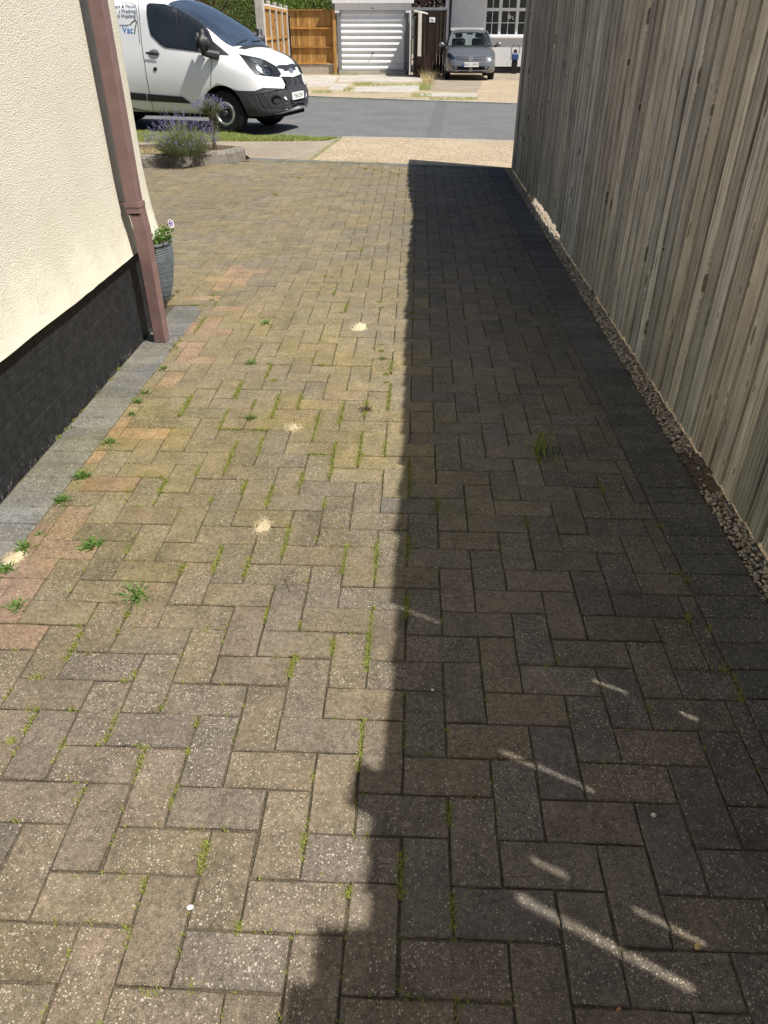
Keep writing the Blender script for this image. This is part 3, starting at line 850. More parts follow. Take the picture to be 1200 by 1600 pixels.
for zz in (.24, .97, 1.80):
    b = MB(); b.add([(FX + .0095, -1.5, zz - .04), (FX + .0095, -1.5, zz + .04), (FX + .05, -1.5, zz), (FX + .0095, fence_y1 - .03, zz - .04), (FX + .0095, fence_y1 - .03, zz + .04), (FX + .05, fence_y1 - .03, zz)], [(0, 1, 2), (3, 5, 4), (0, 3, 4, 1), (1, 4, 5, 2), (2, 5, 3, 0)])
    b.build('rail', M['fence'], fence)
for yy in (-1.2, .0, 2.6, 4.95, 8.6, fence_y1 - .12):
    b = MB(); hh = top_h(yy) - .06
    b.bbox(FX + .052, FX + .15, yy - .05, yy + .05, -.15, hh, .006); b.build('post', M['fence'], fence)
# nail heads
nails = MB()
for i in range(len(bounds) - 1):
    for zz in (.24, .97, 1.80):
        c0 = Vector((FX - .0105, bounds[i] + .026 + r.uniform(-.004, .004), zz + r.uniform(-.015, .015)))
        nails.tube([c0 + Vector((-.0012, 0, 0)), c0 + Vector((.006, 0, 0))], .0028, 6)
nails.build('nail_heads', M['darksteel'], fence)['kind'] = 'stuff'
# neighbour's ground behind the fence
sheet('neighbour_ground', [(1.256, -8), (14, -8), (14, 7.4), (1.256, 10.1)], -.02, M['conc'], .1)
# timber edging under the boards, earth strip
sheet('gravel_bed', [(1.138, .1), (1.2545, .1), (1.2545, 10.25), (1.138, 10.27)], -.012, M['soil'], .08)
# made-up narrow box behind the fence, unseen, shaped to shade the near paving
sx, sy = 1.315, .04; sh_ = (sx + .165) / KS
sy = .735 - (sx + .165) * TA
blocker = thing('shade_blocker', (sx + .2, sy - 1.2, 0), 'added tall narrow box unseen behind the fence, shading the nearest paving', 'blocker')
b = MB(); b.box(sx + .05, sx + .36, sy - 2.3, sy - .06, -.02, sh_ - .13); b.build('wall', M['gold'], blocker)
b = MB(); b.box(sx, sx + .40, sy - 2.4, sy, sh_ - .129, sh_); b.build('roof', M['greytrim'], blocker)
b = MB(); b.tube([(sx - .03, sy - .10, sh_ - .06), (sx - .03, sy - 2.4, sh_ - .06)], .045, 8); b.build('blocker_tube', M['ink'], blocker)
# gravel stones: loose, uncountable
ico = bmesh.new(); bmesh.ops.create_icosphere(ico, subdivisions=1, radius=1)
iv = [v.co.copy() for v in ico.verts]; iff = [tuple(v.index for v in f.verts) for f in ico.faces]; ico.free()
t_ = NT('gravel_stones'); tt = t_.n('ShaderNodeAttribute', attribute_name='tint', attribute_type='GEOMETRY').outputs['Color']; pp_ = t_.pos()
kk = t_.mapr(t_.noise(pp_, 160, 3, .6), .3, .7, .8, 1.2)
M['gravel'] = t_.fin(t_.mix(1.0, tt, t_.n('ShaderNodeCombineColor', {0: kk, 1: kk, 2: kk}).outputs[0], 'MULTIPLY'), .8, t_.bump(t_.noise(pp_, 300, 3), .3, .002), .3)
r = random.Random(8)
gr = MB()
def stone(b, p, s, r, c):
    m = Matrix.Translation(p) @ Matrix.Rotation(r.uniform(0, 6.3), 4, 'Z') @ Matrix.Rotation(r.uniform(-.5, .5), 4, 'X') @ Matrix.Diagonal((s * r.uniform(.8, 1.3), s * r.uniform(.6, 1.0), s * r.uniform(.4, .75), 1))
    b.add([m @ (v * r.uniform(.85, 1.12)) for v in iv], iff, c)
scol = [(.40, .35, .27), (.34, .285, .21), (.47, .43, .36), (.26, .20, .14), (.17, .14, .11), (.36, .27, .18), (.22, .21, .20)]
y = .55
while y < 10.2:
    dens = 8 if y < 5 else 7
    for k in range(int(dens * (1.0 if not (2.42 < y < 2.74) else .06)) or (1 if r.random() < .4 else 0)):
        c = Vector(r.choice(scol)) * r.uniform(.75, 1.55)
        gx = 1.1405 + r.random() * .080 + (r.uniform(-.012, 0) if r.random() < .12 else 0)
        if 6.6 < y < 8.4 and r.random() < .4: gx = r.uniform(1.195, 1.245)
        stone(gr, (gx, y + r.uniform(-.01, .01), -.008 + r.uniform(0, .008)), r.uniform(.004, .0098), r, c)
    y += .011
tag(gr.build('gravel', M['gravel']), 'loose pale gravel filling the strip between paving and fence', 'gravel', kind='stuff')

# ------------------------------------------------------------------ moss, weeds, ant sand, pebbles
def snap(x, y):
    best = (9, x, y)
    for (a, b_, c, d) in rects:
        if a - .12 < x < b_ + .12 and c - .12 < y < d + .12:
            for px_, py_ in ((a, min(max(y, c), d)), (b_, min(max(y, c), d)), (min(max(x, a), b_), c), (min(max(x, a), b_), d)):
                dd = (px_ - x) ** 2 + (py_ - y) ** 2
                if dd < best[0]: best = (dd, px_, py_)
    return best[1], best[2]
A24 = lambda x, y: (200 + x / 2.4, 600 + y / 2.4)
A2 = lambda x, y: (x / 2, 1000 + y / 2)
A5 = lambda x, y: (x / 2.667, 400 + y / 2.667)
A6 = lambda x, y: (800 + x / 2.667, 500 + y / 2.667)
segs = []
for s in [(565, 40, 540, 130), (720, 110, 700, 215), (810, 75, 795, 150), (655, 40, 645, 95), (480, 60, 470, 90), (420, 0, 400, 55), (985, 0, 978, 100), (970, 220, 970, 270), (885, 190, 870, 310), (785, 220, 765, 350), (510, 200, 490, 270), (410, 215, 365, 335), (445, 365, 430, 410), (545, 380, 520, 460), (740, 425, 735, 460), (610, 530, 585, 645), (825, 600, 815, 710), (940, 590, 930, 740), (350, 610, 320, 700), (200, 680, 180, 710), (925, 830, 915, 1000), (525, 840, 518, 890), (630, 1010, 610, 1100), (775, 960, 765, 1010), (240, 40, 190, 120), (150, 165, 175, 165), (340, 170, 420, 170), (480, 170, 525, 170), (600, 165, 650, 180), (130, 340, 100, 410), (265, 310, 250, 340), (80, 440, 40, 450), (1065, 285, 1060, 420), (1170, 430, 1165, 480), (1060, 570, 1055, 660), (1050, 800, 1055, 880), (900, 60, 885, 120), (680, 265, 740, 265), (655, 330, 650, 390), (650, 900, 648, 915), (460, 650, 440, 720)]: segs.append((A24(*s[:2]), A24(*s[2:])))
for s in [(205, 10, 180, 60), (130, 190, 110, 200), (80, 240, 10, 360), (230, 205, 225, 220), (345, 240, 310, 320), (410, 100, 385, 130), (495, 205, 485, 220), (175, 315, 165, 335), (135, 105, 110, 105), (430, 350, 415, 410), (610, 255, 612, 265), (540, 465, 530, 500), (242, 470, 235, 505), (930, 45, 910, 110), (1045, 0, 1040, 40), (1140, 250, 1135, 400), (640, 630, 615, 725), (450, 750, 445, 785), (400, 900, 390, 925), (962, 610, 958, 650), (1110, 780, 1105, 800), (60, 555, 40, 570), (750, 885, 745, 905), (440, 320, 450, 340), (1145, 20, 1150, 100)]: segs.append((A2(*s[:2]), A2(*s[2:])))
for s in [(1000, 520, 980, 590), (1045, 450, 1040, 455), (780, 590, 745, 665), (950, 640, 920, 720), (1045, 675, 1040, 680), (1090, 720, 1060, 720), (965, 820, 930, 905), (1095, 770, 1080, 800), (690, 910, 650, 990), (540, 970, 530, 985), (515, 1020, 500, 1030), (595, 905, 580, 915), (820, 900, 815, 915), (1025, 950, 1015, 985), (1130, 1010, 1115, 1040), (885, 1010, 880, 1025), (750, 1290, 745, 1310), (890, 1295, 885, 1310), (505, 1210, 500, 1230), (540, 1165, 535, 1180), (515, 1480, 495, 1500), (465, 1560, 450, 1580), (305, 1575, 290, 1585), (345, 1510, 335, 1520), (1120, 1480, 1110, 1500), (930, 1210, 925, 1225), (1165, 590, 1140, 670), (505, 465, 500, 475), (468, 512, 462, 520), (415, 570, 405, 580), (360, 640, 345, 655), (330, 680, 310, 690), (300, 712, 275, 730), (255, 750, 245, 765), (850, 265, 790, 320), (760, 345, 730, 395), (885, 205, 790, 205), (890, 160, 880, 200), (730, 148, 755, 148)]: segs.append((A5(*s[:2]), A5(*s[2:])))
for s in [(390, 690, 410, 720), (580, 850, 620, 860), (680, 1040, 715, 1085), (750, 1230, 810, 1300), (870, 1430, 900, 1500), (920, 1530, 955, 1590), (125, 480, 135, 600), (75, 830, 80, 860)]: segs.append((A6(*s[:2]), A6(*s[2:])))
for s in [(455, 275, 475, 280), (425, 300, 435, 308), (540, 300, 555, 302), (505, 430, 520, 432), (520, 455, 530, 460), (560, 385, 566, 392), (545, 390, 555, 395), (590, 470, 598, 480), (530, 475, 535, 490), (640, 485, 645, 500), (700, 1260, 712, 1285), (640, 1330, 632, 1400), (720, 1400, 722, 1450), (430, 253, 600, 255), (640, 258, 780, 263), (560, 262, 640, 275), (420, 560, 428, 600), (595, 540, 605, 600), (500, 560, 505, 575)]: segs.append(((s[0], s[1]), (s[2], s[3])))
r = random.Random(17)
moss = MB()
def mosstuft(b, x, y, s, n):
    for k in range(n):
        p = Vector((x + r.gauss(0, s * .7), y + r.gauss(0, s * .7), -.003 + r.uniform(0, .004)))
        blade(b, p, rdir(r, .9), r.uniform(.004, .011) * (s / .006) ** .5, r.uniform(.0022, .0042), .1, r, 1)
for (a, b_) in segs:
    p, q = G(*a), G(*b_); n = max(2, int((q - p).length / .0075))
    big = 1.0 + .12 * p.y
    for i in range(n + 1):
        if r.random() < .08: continue
        w = p.lerp(q, i / n); x, y = snap(w.x, w.y)
        mosstuft(moss, x, y, .0070 * big, 13)
# thin scatter of moss along random joints
for i in range(1900):
    x, y = r.uniform(-1.35, .9), .5 + 10 * r.random() ** 1.4
    if noise.noise(Vector((x * 1.4, y * .9, 5))) < .02 - (.15 if x < 0 and y < 5 else 0): continue
    x, y = snap(x, y)
    for j in range(r.randint(1, 3)): mosstuft(moss, x + r.uniform(-.004, .004), y + r.uniform(-.012, .012), .004 * (1 + .08 * y), 4)
tag(moss.build('joint_moss', M['moss']), 'yellow green moss growing in the joints of the block paving', 'moss', kind='stuff')

def weed(px, label, size, n, mat='weed', wide=.5, lw=.006, name='weed', cat='weed', group=None, wz=1.0):
    p = G(*px); x, y = p.x, p.y
    t = thing(name, (x, y, -.003), label, cat, group)
    b = MB()
    for k in range(n):
        d = rdir(r); d.z = abs(d.z) * wz + .25; d.x *= wide * 2; d.y *= wide * 2
        blade(b, (x + r.gauss(0, size * .25), y + r.gauss(0, size * .25), -.004), d, size * r.uniform(.5, 1.15), lw * r.uniform(.7, 1.3), r.uniform(.05, .5), r, 3)
    b.build('leaves', M[mat], t)
    st = MB()
    for k in range(3): st.tube([(x + r.gauss(0, .003), y + r.gauss(0, .003), -.006), (x + r.gauss(0, size * .2), y + r.gauss(0, size * .2), size * .4)], [.0015, .0008], 4)
    st.build('stems', M['bark'], t)
    return t
weed((212, 930), 'spiky dark green grass weed in the sunlit paving, left of centre', .075, 46, wide=.8, lw=.004)
weed((848, 706), 'upright bright green grass tuft in the shaded paving by the fence', .13, 60, 'grass', .06, .006, 'grass_tuft', 'grass', wz=2.2)
weed((145, 852), 'low green weed beside a reddish block near the left border', .045, 60, lw=.009)
for i, q in enumerate([A5(685, 470), A5(605, 572), A5(580, 607), A5(546, 658), A5(455, 778), A5(345, 918), A5(262, 1018), A5(160, 1162), A5(100, 1222), A5(30, 1312), A5(75, 1462)]):
    names = ['weed at the grey border nearest the drainpipe foot', 'second weed along the grey border counting from the drainpipe', 'third weed along the grey border counting from the drainpipe', 'small fourth weed along the grey border from the drainpipe', 'leafy fifth weed along the grey border from the drainpipe', 'leafy sixth weed along the grey border from the drainpipe', 'leafy seventh weed along the grey border from the drainpipe', 'tiny eighth weed along the grey border from the drainpipe', 'broad ninth weed along the grey border from the drainpipe', 'weed by the pale sand at the left picture edge', 'weed on the reddish blocks nearest the left picture edge']
    s = [.03, .032, .03, .022, .042, .045, .042, .02, .042, .035, .035][i]
    weed(q, names[i], s, 55, lw=.008, group='weeds along the left grey border')
for q, s, lb in [((415, 506), .05, 'small green weed beyond the sand patch nearest the shadow'), ((392, 568), .05, 'weed in the sunlit blocks level with the drainpipe foot'), ((572, 640), .05, 'dry brown weed stalk in the sunlit paving near the shadow edge'), ((392, 654), .045, 'grey green rosette weed left of the middle sand patch')]:
    weed(q, lb, s, 40, lw=.007, mat='bark' if 'brown' in lb else 'weed')
def antsand(px, rx, ry, label):
    p = G(*px); b = MB(); N = 40; pts = []
    R_ = [(1 + .35 * noise.noise(Vector((cos(k * 2 * pi / N) * 1.6 + px[0], sin(k * 2 * pi / N) * 1.6, 2))) + r.uniform(-.26, .22)) for k in range(N)]
    vs = [(p.x, p.y, .006)]
    for f, h in ((.35, .006), (.65, .0036), (.9, -.0004)):
        for k in range(N):
            a = k * 2 * pi / N; vs.append((p.x + rx * f * R_[k] * cos(a), p.y + ry * f * R_[k] * sin(a), h + r.uniform(-.0006, .0006)))
    fs = [(0, 1 + k, 1 + (k + 1) % N) for k in range(N)]
    for q in (0, 1): fs += [(1 + q * N + k, 1 + (q + 1) * N + k, 1 + (q + 1) * N + (k + 1) % N, 1 + q * N + (k + 1) % N) for k in range(N)]
    for k in range(420):
        a = r.uniform(0, 6.28); d = .85 + abs(r.gauss(0, .3)); q = Vector((p.x + rx * d * cos(a), p.y + ry * d * sin(a), .001)); s = r.uniform(.0008, .002)
        n = len(vs); vs += [q + Vector((s, 0, 0)), q + Vector((-s, s, 0)), q + Vector((-s, -s, 0)), q + Vector((0, 0, s * 1.3))]; fs += [(n, n + 1, n + 3), (n + 1, n + 2, n + 3), (n + 2, n, n + 3)]
    b.add(vs, fs); o = b.build('sand_patch', M['sand'], loc=(p.x, p.y, 0), smooth=False)
    return tag(o, label, 'sand', 'ant sand patches')
antsand((410, 823), .028, .048, 'nearest pale patch of ant sand on the sunlit paving')
antsand((561, 511), .05, .085, 'farthest pale patch of ant sand, close to the shadow edge')
antsand((458, 668), .032, .04, 'middle mossy patch of ant sand on the sunlit paving')
antsand((22, 873), .035, .05, 'pale sand spilled over the grey border at the left picture edge')
for q, s, lb in [((297, 1419), .0075, 'white pebble on the sunlit paving in the foreground'), ((1021, 1275), .009, 'flaky white chip on the shaded paving by the fence'), ((1090, 1480), .008, 'small ochre pebble at the end of a light streak'), ((676, 1079), .006, 'white pebble just inside the shadow edge'), ((967, 1578), .006, 'reddish pebble at the bottom of the shaded paving')]:
    p = G(*q); b = MB(); stone(b, (p.x, p.y, s * .4), s, r, {'white': (.8, .79, .76), 'flaky': (.6, .56, .48), 'small': (.5, .36, .17), 'reddish': (.35, .16, .09)}[lb.split()[0]])
    tag(b.build('pebble', M['gravel'], loc=(p.x, p.y, 0), smooth=True), lb, 'pebble', 'pebbles on the paving')
for a, b_, lb in [((770, 992), (792, 997), 'short dark twig on the shaded paving'), ((445, 905), (452, 925), 'thin dry stalk on the sunlit paving')]:
    p, q = G(*a, .003), G(*b_, .003); b = MB(); b.tube([p, p.lerp(q, .5) + Vector((.004, 0, .002)), q], [.0012, .0016, .0009], 5)
    tag(b.build('twig', M['bark'], loc=p), lb, 'twig')

# ------------------------------------------------------------------ plants by the road
def grass_field(name, poly, n, h, mat, label, kind='stuff', seed=1, z=-.012, lw=.004):
    rr_ = random.Random(seed); b = MB()
    xs = [p[0] for p in poly]; ys_ = [p[1] for p in poly]
    def inside(x, y):
        c = False
        for i in range(len(poly)):
            (x1, y1), (x2, y2) = poly[i], poly[i - 1]
            if (y1 > y) != (y2 > y) and x < (x2 - x1) * (y - y1) / (y2 - y1) + x1: c = not c
        return c
    k = 0; tries = 0
    while k < n and tries < n * 12:
        tries += 1
        x, y = rr_.uniform(min(xs), max(xs)), rr_.uniform(min(ys_), max(ys_))
        if not inside(x, y): continue
        if noise.noise(Vector((x * 2.5, y * 2.5, seed))) < -.28 and rr_.random() < .8: continue
        hh = h * (.7 + .5 * noise.noise(Vector((x * 1.7, y * 1.7, seed + 3)))) * rr_.uniform(.5, 1.2)
        blade(b, (x, y, z), (rr_.gauss(0, .35), rr_.gauss(0, .35), 1), hh, lw * rr_.uniform(.8, 1.6), rr_.uniform(0, .5), rr_, 2); k += 1
    return tag(b.build(name, M[mat]), label, 'grass', kind=kind)
grass_field('verge_grass', [(-1.42, 13.1), (-1.55, 12.93), (-3.09, 12.82), (-4.27, 12.64), (-6, 12.7), (-6, 14.2), (-3.3, 13.66), (-1.75, 13.36), (tc[0] - .06, tc[1] - .03)], 42000, .075, 'grass', 'short mown grass on the verge beside the van', seed=4, lw=.008)
# raised bed with a concrete kerb that turns round a rounded end
kb = [(-6.0, 11.30), (-4.4, 10.86), (-3.5, 10.62), (-3.0, 10.52), (-2.7, 10.50), (-2.50, 10.54), (-2.38, 10.64), (-2.34, 10.80), (-2.36, 11.0)]
kb = [P2(150, 268), P2(190, 265), P2(228, 263), P2(262, 261), P2(300, 259), P2(338, 256.5), P2(360, 254), P2(376, 250.5), P2(384, 246.5)]
kb = [(-6.2, 8.95)] + kb
ko = MB(); KW = .14; KH = .145
kv = [Vector((p[0], p[1])) for p in kb]
sec = [(0, -.1), (0, .11), (.012, .135), (.035, KH), (KW - .02, KH), (KW, .13), (KW, -.1)]
vs = []
for i, p in enumerate(kv):
    d = (kv[min(i + 1, len(kv) - 1)] - kv[max(i - 1, 0)]).normalized(); n_ = Vector((-d.y, d.x))
    for a, z_ in sec: q = p + n_ * a; vs.append((q.x, q.y, z_ * (1 if i < len(kv) - 1 else .96)))
nsec = len(sec); fs = []
for i in range(len(kv) - 1):
    for k in range(nsec): fs.append((i * nsec + k, i * nsec + (k + 1) % nsec, (i + 1) * nsec + (k + 1) % nsec, (i + 1) * nsec + k))
fs += [tuple(range(nsec)), tuple((len(kv) - 1) * nsec + k for k in range(nsec))[::-1]]
bedk = thing('bed_kerb', (kv[4].x, kv[4].y, 0), 'low grey concrete kerb round the lavender bed with a rounded end', 'kerb')
ko.add(vs, fs); ko.build('kerb_wall', M['kerb'], bedk)
inner = [(p.x, p.y) for p in [kv[i] + Vector((0, .12)) for i in range(len(kv))]] 
soil_poly = [(kv[0].x, kv[0].y + .12)] + [(p.x - .02, p.y + .10) for p in kv[1:8]] + [(kv[-1].x - .1, kv[-1].y), (kv[-1].x - .15, kv[-1].y + .45), (-3.2, 11.75), (-6.2, 11.2)]
sheet('planting_bed', soil_poly, .085, M['soil'], .2)
grass_field('dry_grass', [(-4.6, 9.95), (-3.35, 10.3), (-3.1, 10.6), (-3.2, 11.5), (-4.6, 11.0)], 5000, .06, 'drygrass', 'straw coloured dry grass in the bed behind the kerb', seed=9, z=.085)
def lavender(base, h, rad, n, label, ball=None, seed=1, flowers=.75):
    rr_ = random.Random(seed); base = Vector(base)
    t = thing('lavender_bush', base, label, 'lavender', 'lavender plants in the kerbed bed')
    lf, fl, st = MB(), MB(), MB()
    for k in range(n):
        a = rr_.uniform(0, 2 * pi); q = sqrt(rr_.random()); d = Vector((cos(a) * q, sin(a) * q, 0))
        if ball is None:
            p0 = base + d * rad * .35
            dirv = Vector((d.x * 1.0, d.y * 1.0, 1.0 - .35 * q)).normalized(); L = h * (1 - .28 * q * q) * rr_.uniform(.72, 1.08)
        else:
            p0 = base + Vector((d.x * rad * .25, d.y * rad * .25, ball)); dirv = (Vector((d.x, d.y, .35 + .8 * (1 - q)))).normalized(); L = rad * rr_.uniform(.75, 1.15)
        tip = p0 + dirv * L; mid = p0.lerp(tip, .55) + Vector((rr_.gauss(0, .015), rr_.gauss(0, .015), 0))
        fracs = (.2, .28, .36, .44, .52, .58, .64, .7)
        for f in fracs:
            pp_ = p0.lerp(tip, f * rr_.uniform(.85, 1.1))
            for j in range(2):
                blade(lf, pp_, (dirv + rdir(rr_) * .7), rr_.uniform(.035, .06), .0055, .05, rr_, 1)
        if rr_.random() < flowers and (ball is None or dirv.z > .25):
            blade(lf, p0.lerp(tip, .6), dirv, L * .45, .003, 0, rr_, 1)
            for j in range(7):
                pp_ = tip + dirv * (j * .007) + Vector((rr_.gauss(0, .003), rr_.gauss(0, .003), 0))
                leafq(fl, pp_, rdir(rr_), .013, .009, rr_)
    if ball is None:
        for k in range(9):
            a = rr_.uniform(0, 6.3); st.tube([base, base + Vector((cos(a) * rad * .3, sin(a) * rad * .3, h * .4))], [.008, .004], 5)
    else:
        for k in range(5):
            a = k * 1.26; st.tube([base + Vector((cos(a) * .03, sin(a) * .03, 0)), base + Vector((0, 0, ball * .6)), base + Vector((cos(a) * .05, sin(a) * .05, ball + .08))], [.010, .009, .005], 5)
        for k in range(900):
            d = rdir(rr_) * rad * .72 * rr_.random() ** .4; q = base + Vector((d.x, d.y, ball + .06 + d.z * .8)); blade(lf, q, (d.x * 3, d.y * 3, .6), .05, .006, .05, rr_, 1)
        for k in range(420):
            f = rr_.random(); sp_ = .03 + .05 * f; q = base + Vector((rr_.gauss(0, sp_), rr_.gauss(0, sp_), ball * (.15 + .85 * f)))
            blade(lf, q, (rr_.gauss(0, .5), rr_.gauss(0, .5), 1), .05, .005, .05, rr_, 1)
    lf.build('foliage', M['lavleaf'], t); fl.build('flowers', M['lavflow'], t); st.build('stems', M['bark'], t)
    return t
lb = G(284, 250, .085)
lavender((lb.x, lb.y + .12, .085), .52, .42, 820, 'broad grey green lavender bush with purple flower spikes spilling over the kerb', seed=31, flowers=.42)
lb2 = G(333, 235, .085)
lavender((lb2.x, lb2.y + .1, .085), .3, .185, 210, 'taller ball headed lavender on a bare stem in front of the wheel', ball=.44, seed=33, flowers=.75)
# low trailing part in front of the kerb
def drape():
    rr_ = random.Random(77); t = [o for o in col.objects if o.name.startswith('lavender_bush')][0]; b = MB()
    for k in range(520):
        q = G(rr_.uniform(262, 318), 254, 0); z_ = rr_.uniform(.02, .24)
        p = Vector((q.x + rr_.gauss(0, .02), q.y - .02 - rr_.uniform(0, .05) + z_ * .25, z_)); blade(b, p, (rr_.gauss(0, .6), -.5, rr_.uniform(-.6, .6)), rr_.uniform(.03, .06), .0055, .1, rr_, 1)
    b.build('trailing_foliage', M['lavleaf'], t)
drape()

# ------------------------------------------------------------------ tools for vehicles
def rounded_loft(stations, closed_ends=True):
    """stations: list of rings (world points, equal count); returns bmesh"""
    bm = bmesh.new(); rings = [[bm.verts.new(p) for p in s] for s in stations]; n = len(rings[0])
    for a, b_ in zip(rings, rings[1:]):
        for k in range(n):
            try: bm.faces.new((a[k], a[(k + 1) % n], b_[(k + 1) % n], b_[k]))
            except ValueError: pass
    if closed_ends:
        bm.faces.new(rings[0][::-1]); bm.faces.new(rings[-1])
    bmesh.ops.recalc_face_normals(bm, faces=bm.faces[:])
    return bm
def eval_mods(o):
    dg = bpy.context.evaluated_depsgraph_get(); dg.update()
    me = bpy.data.meshes.new_from_object(o.evaluated_get(dg)); old = o.data
    o.modifiers.clear(); o.data = me
    return me
def bvh_of(o):
    org = parent_origin(o)
    return BVHTree.FromPolygons([v.co + org for v in o.data.vertices], [tuple(p.vertices) for p in o.data.polygons])
def poly_grid(poly, cuts=2):
    bm = bmesh.new(); vs = [bm.verts.new((p[0], p[1], 0)) for p in poly]
    for t in tessellate_polygon([[Vector((p[0], p[1], 0)) for p in poly]]):
        try: bm.faces.new([vs[i] for i in t])
        except ValueError: pass
    for c in range(cuts): bmesh.ops.subdivide_edges(bm, edges=bm.edges[:], cuts=1, use_grid_fill=True)
    return bm
def patch(name, poly, bvh, mat, parent, off=.004, cuts=2, mirror=None, fallback=None, lift=0.0, keep=True):
    """photo outline laid onto a body surface as a thin shell that follows it; mirror = function(world point)"""
    bm = poly_grid(poly, cuts); dist = []
    hits = {}
    for v in bm.verts:
        d = ray(v.co.x, v.co.y).normalized(); h, nr, ix, dd = bvh.ray_cast(CAM, d)
        if h is not None: hits[v] = (h, nr if nr.dot(d) < 0 else -nr); dist.append(dd)
    md = sum(dist) / max(1, len(dist)) if dist else (fallback or 15)
    for v in bm.verts:
        if v in hits and abs((hits[v][0] - CAM).length - md) < .8: h, nr = hits[v]
        else:
            d = ray(v.co.x, v.co.y).normalized(); h, nr, ix, dd = bvh.find_nearest(CAM + d * md)
            if nr.dot(d) > 0: nr = -nr
        v.co = h + nr * (off + lift)
    vs = [v.co.copy() for v in bm.verts]; bm.verts.index_update(); fs = [[v.index for v in f.verts] for f in bm.faces]; bm.free()
    out = []
    for mir in ([False, True] if mirror else [False]):
        b = MB(); pv = [mirror(v) for v in vs] if mir else vs
        b.add(pv, [f[::-1] for f in fs] if mir else fs)
        o = b.build(name, mat, parent)
        me = o.data
        # face outwards
        me.update()
        if not mir:
            c = sum((p.normal.dot((CAM - (p.center + parent_origin(parent))).normalized()) for p in me.polygons))
            if c < 0: me.flip_normals()
        out.append(o)
    return out
def line_patch(name, pts, w, bvh, mat, parent, off=.002):
    """shut line: narrow strip in photo pixels"""
    pts = [Vector(p) for p in pts]; dense = []
    for a, c in zip(pts, pts[1:]):
        k = max(2, int((c - a).length / 3))
        dense += [a.lerp(c, i / k) for i in range(k)]
    dense.append(pts[-1]); b = MB()
    for i, p in enumerate(dense):
        d = (dense[min(len(dense) - 1, i + 1)] - dense[max(0, i - 1)]).normalized(); n_ = Vector((-d.y, d.x)) * w / 2
        for q in (p + n_, p - n_):
            rd = ray(q.x, q.y).normalized(); h, nr, ix, dd = bvh.ray_cast(CAM, rd)
            if h is None: h, nr, ix, dd = bvh.find_nearest(CAM + rd * 14)
            if nr.dot(rd) > 0: nr = -nr
            b.v.append(tuple(h + nr * off))
    for i in range(len(dense) - 1): b.f.append((2 * i, 2 * i + 1, 2 * i + 3, 2 * i + 2))
    return [b.build(name, mat, parent)]
def text_mesh(name, s, size, m, mat, parent, font_spacing=1.0, ext=.0008):
    cu = bpy.data.curves.new(name, 'FONT'); cu.body = s; cu.size = size; cu.extrude = ext; cu.align_x = 'CENTER'; cu.align_y = 'CENTER'; cu.space_character = font_spacing
    to = bpy.data.objects.new('tmp', cu); col.objects.link(to)
    dg = bpy.context.evaluated_depsgraph_get(); dg.update()
    me = bpy.data.meshes.new_from_object(to.evaluated_get(dg)); bpy.data.objects.remove(to)
    org = parent_origin(parent)
    me.transform(Matrix.Translation(-org) @ m); me.materials.clear(); me.materials.append(mat); me.name = name
    return link_mesh(name, me, None, parent)
def wheel(parent, c, axle, R, w, rimmat, name='wheel', ring=True):
    """tyre, rim disc with holes, hub; axle points outwards"""
    axle = Vector(axle).normalized(); up = Vector((0, 0, 1)); fwd = up.cross(axle); c = Vector(c)
    def lathe(prof, n=28):
        vs = []; fs = []
        for (rad, d) in prof:
            for k in range(n):
                t = 2 * pi * k / n; vs.append(c + (fwd * cos(t) + up * sin(t)) * rad + axle * d)
        for i in range(len(prof) - 1):
            for k in range(n): fs.append((i * n + k, i * n + (k + 1) % n, (i + 1) * n + (k + 1) % n, (i + 1) * n + k))
        return vs, fs
    b = MB(); b.add(*lathe([(R * .60, -w), (R * .97, -w), (R, -w + .02), (R, -.025), (R * .965, -.003), (R * .80, .004), (R * .66, -.004), (R * .62, -.02)]))
    ty = b.build(name, M['rubber'], parent, smooth=True)
    b = MB(); b.add(*lathe([(R * .655, -.004), (R * .62, .002), (R * .59, -.02), (R * .50, -.035), (R * .46, -.02), (R * .30, -.012), (R * .20, -.03), (.001, -.03)])); rim = b.build('rim', rimmat, ty, smooth=True)
    if ring:
        b = MB(); b.add(*lathe([(R * .56, -.016), (R * .53, .004), (R * .44, .008), (R * .41, -.012)])); b.build('trim_ring', M['steel'], ty, smooth=True)
    b = MB()
    for k in range(10):
        t = 2 * pi * (k + .5) / 10; q = c + (fwd * cos(t) + up * sin(t)) * R * .485 + axle * -.028
        b.tube([q, q + axle * .0075], R * .045, 8)
    b.build('vent_holes', M['void'], ty)
    b = MB(); b.add(*lathe([(R * .17, -.03), (R * .16, .002), (R * .05, .008), (.001, .008)], 16)); b.build('hub_cap', rimmat, ty, smooth=True)
    return ty

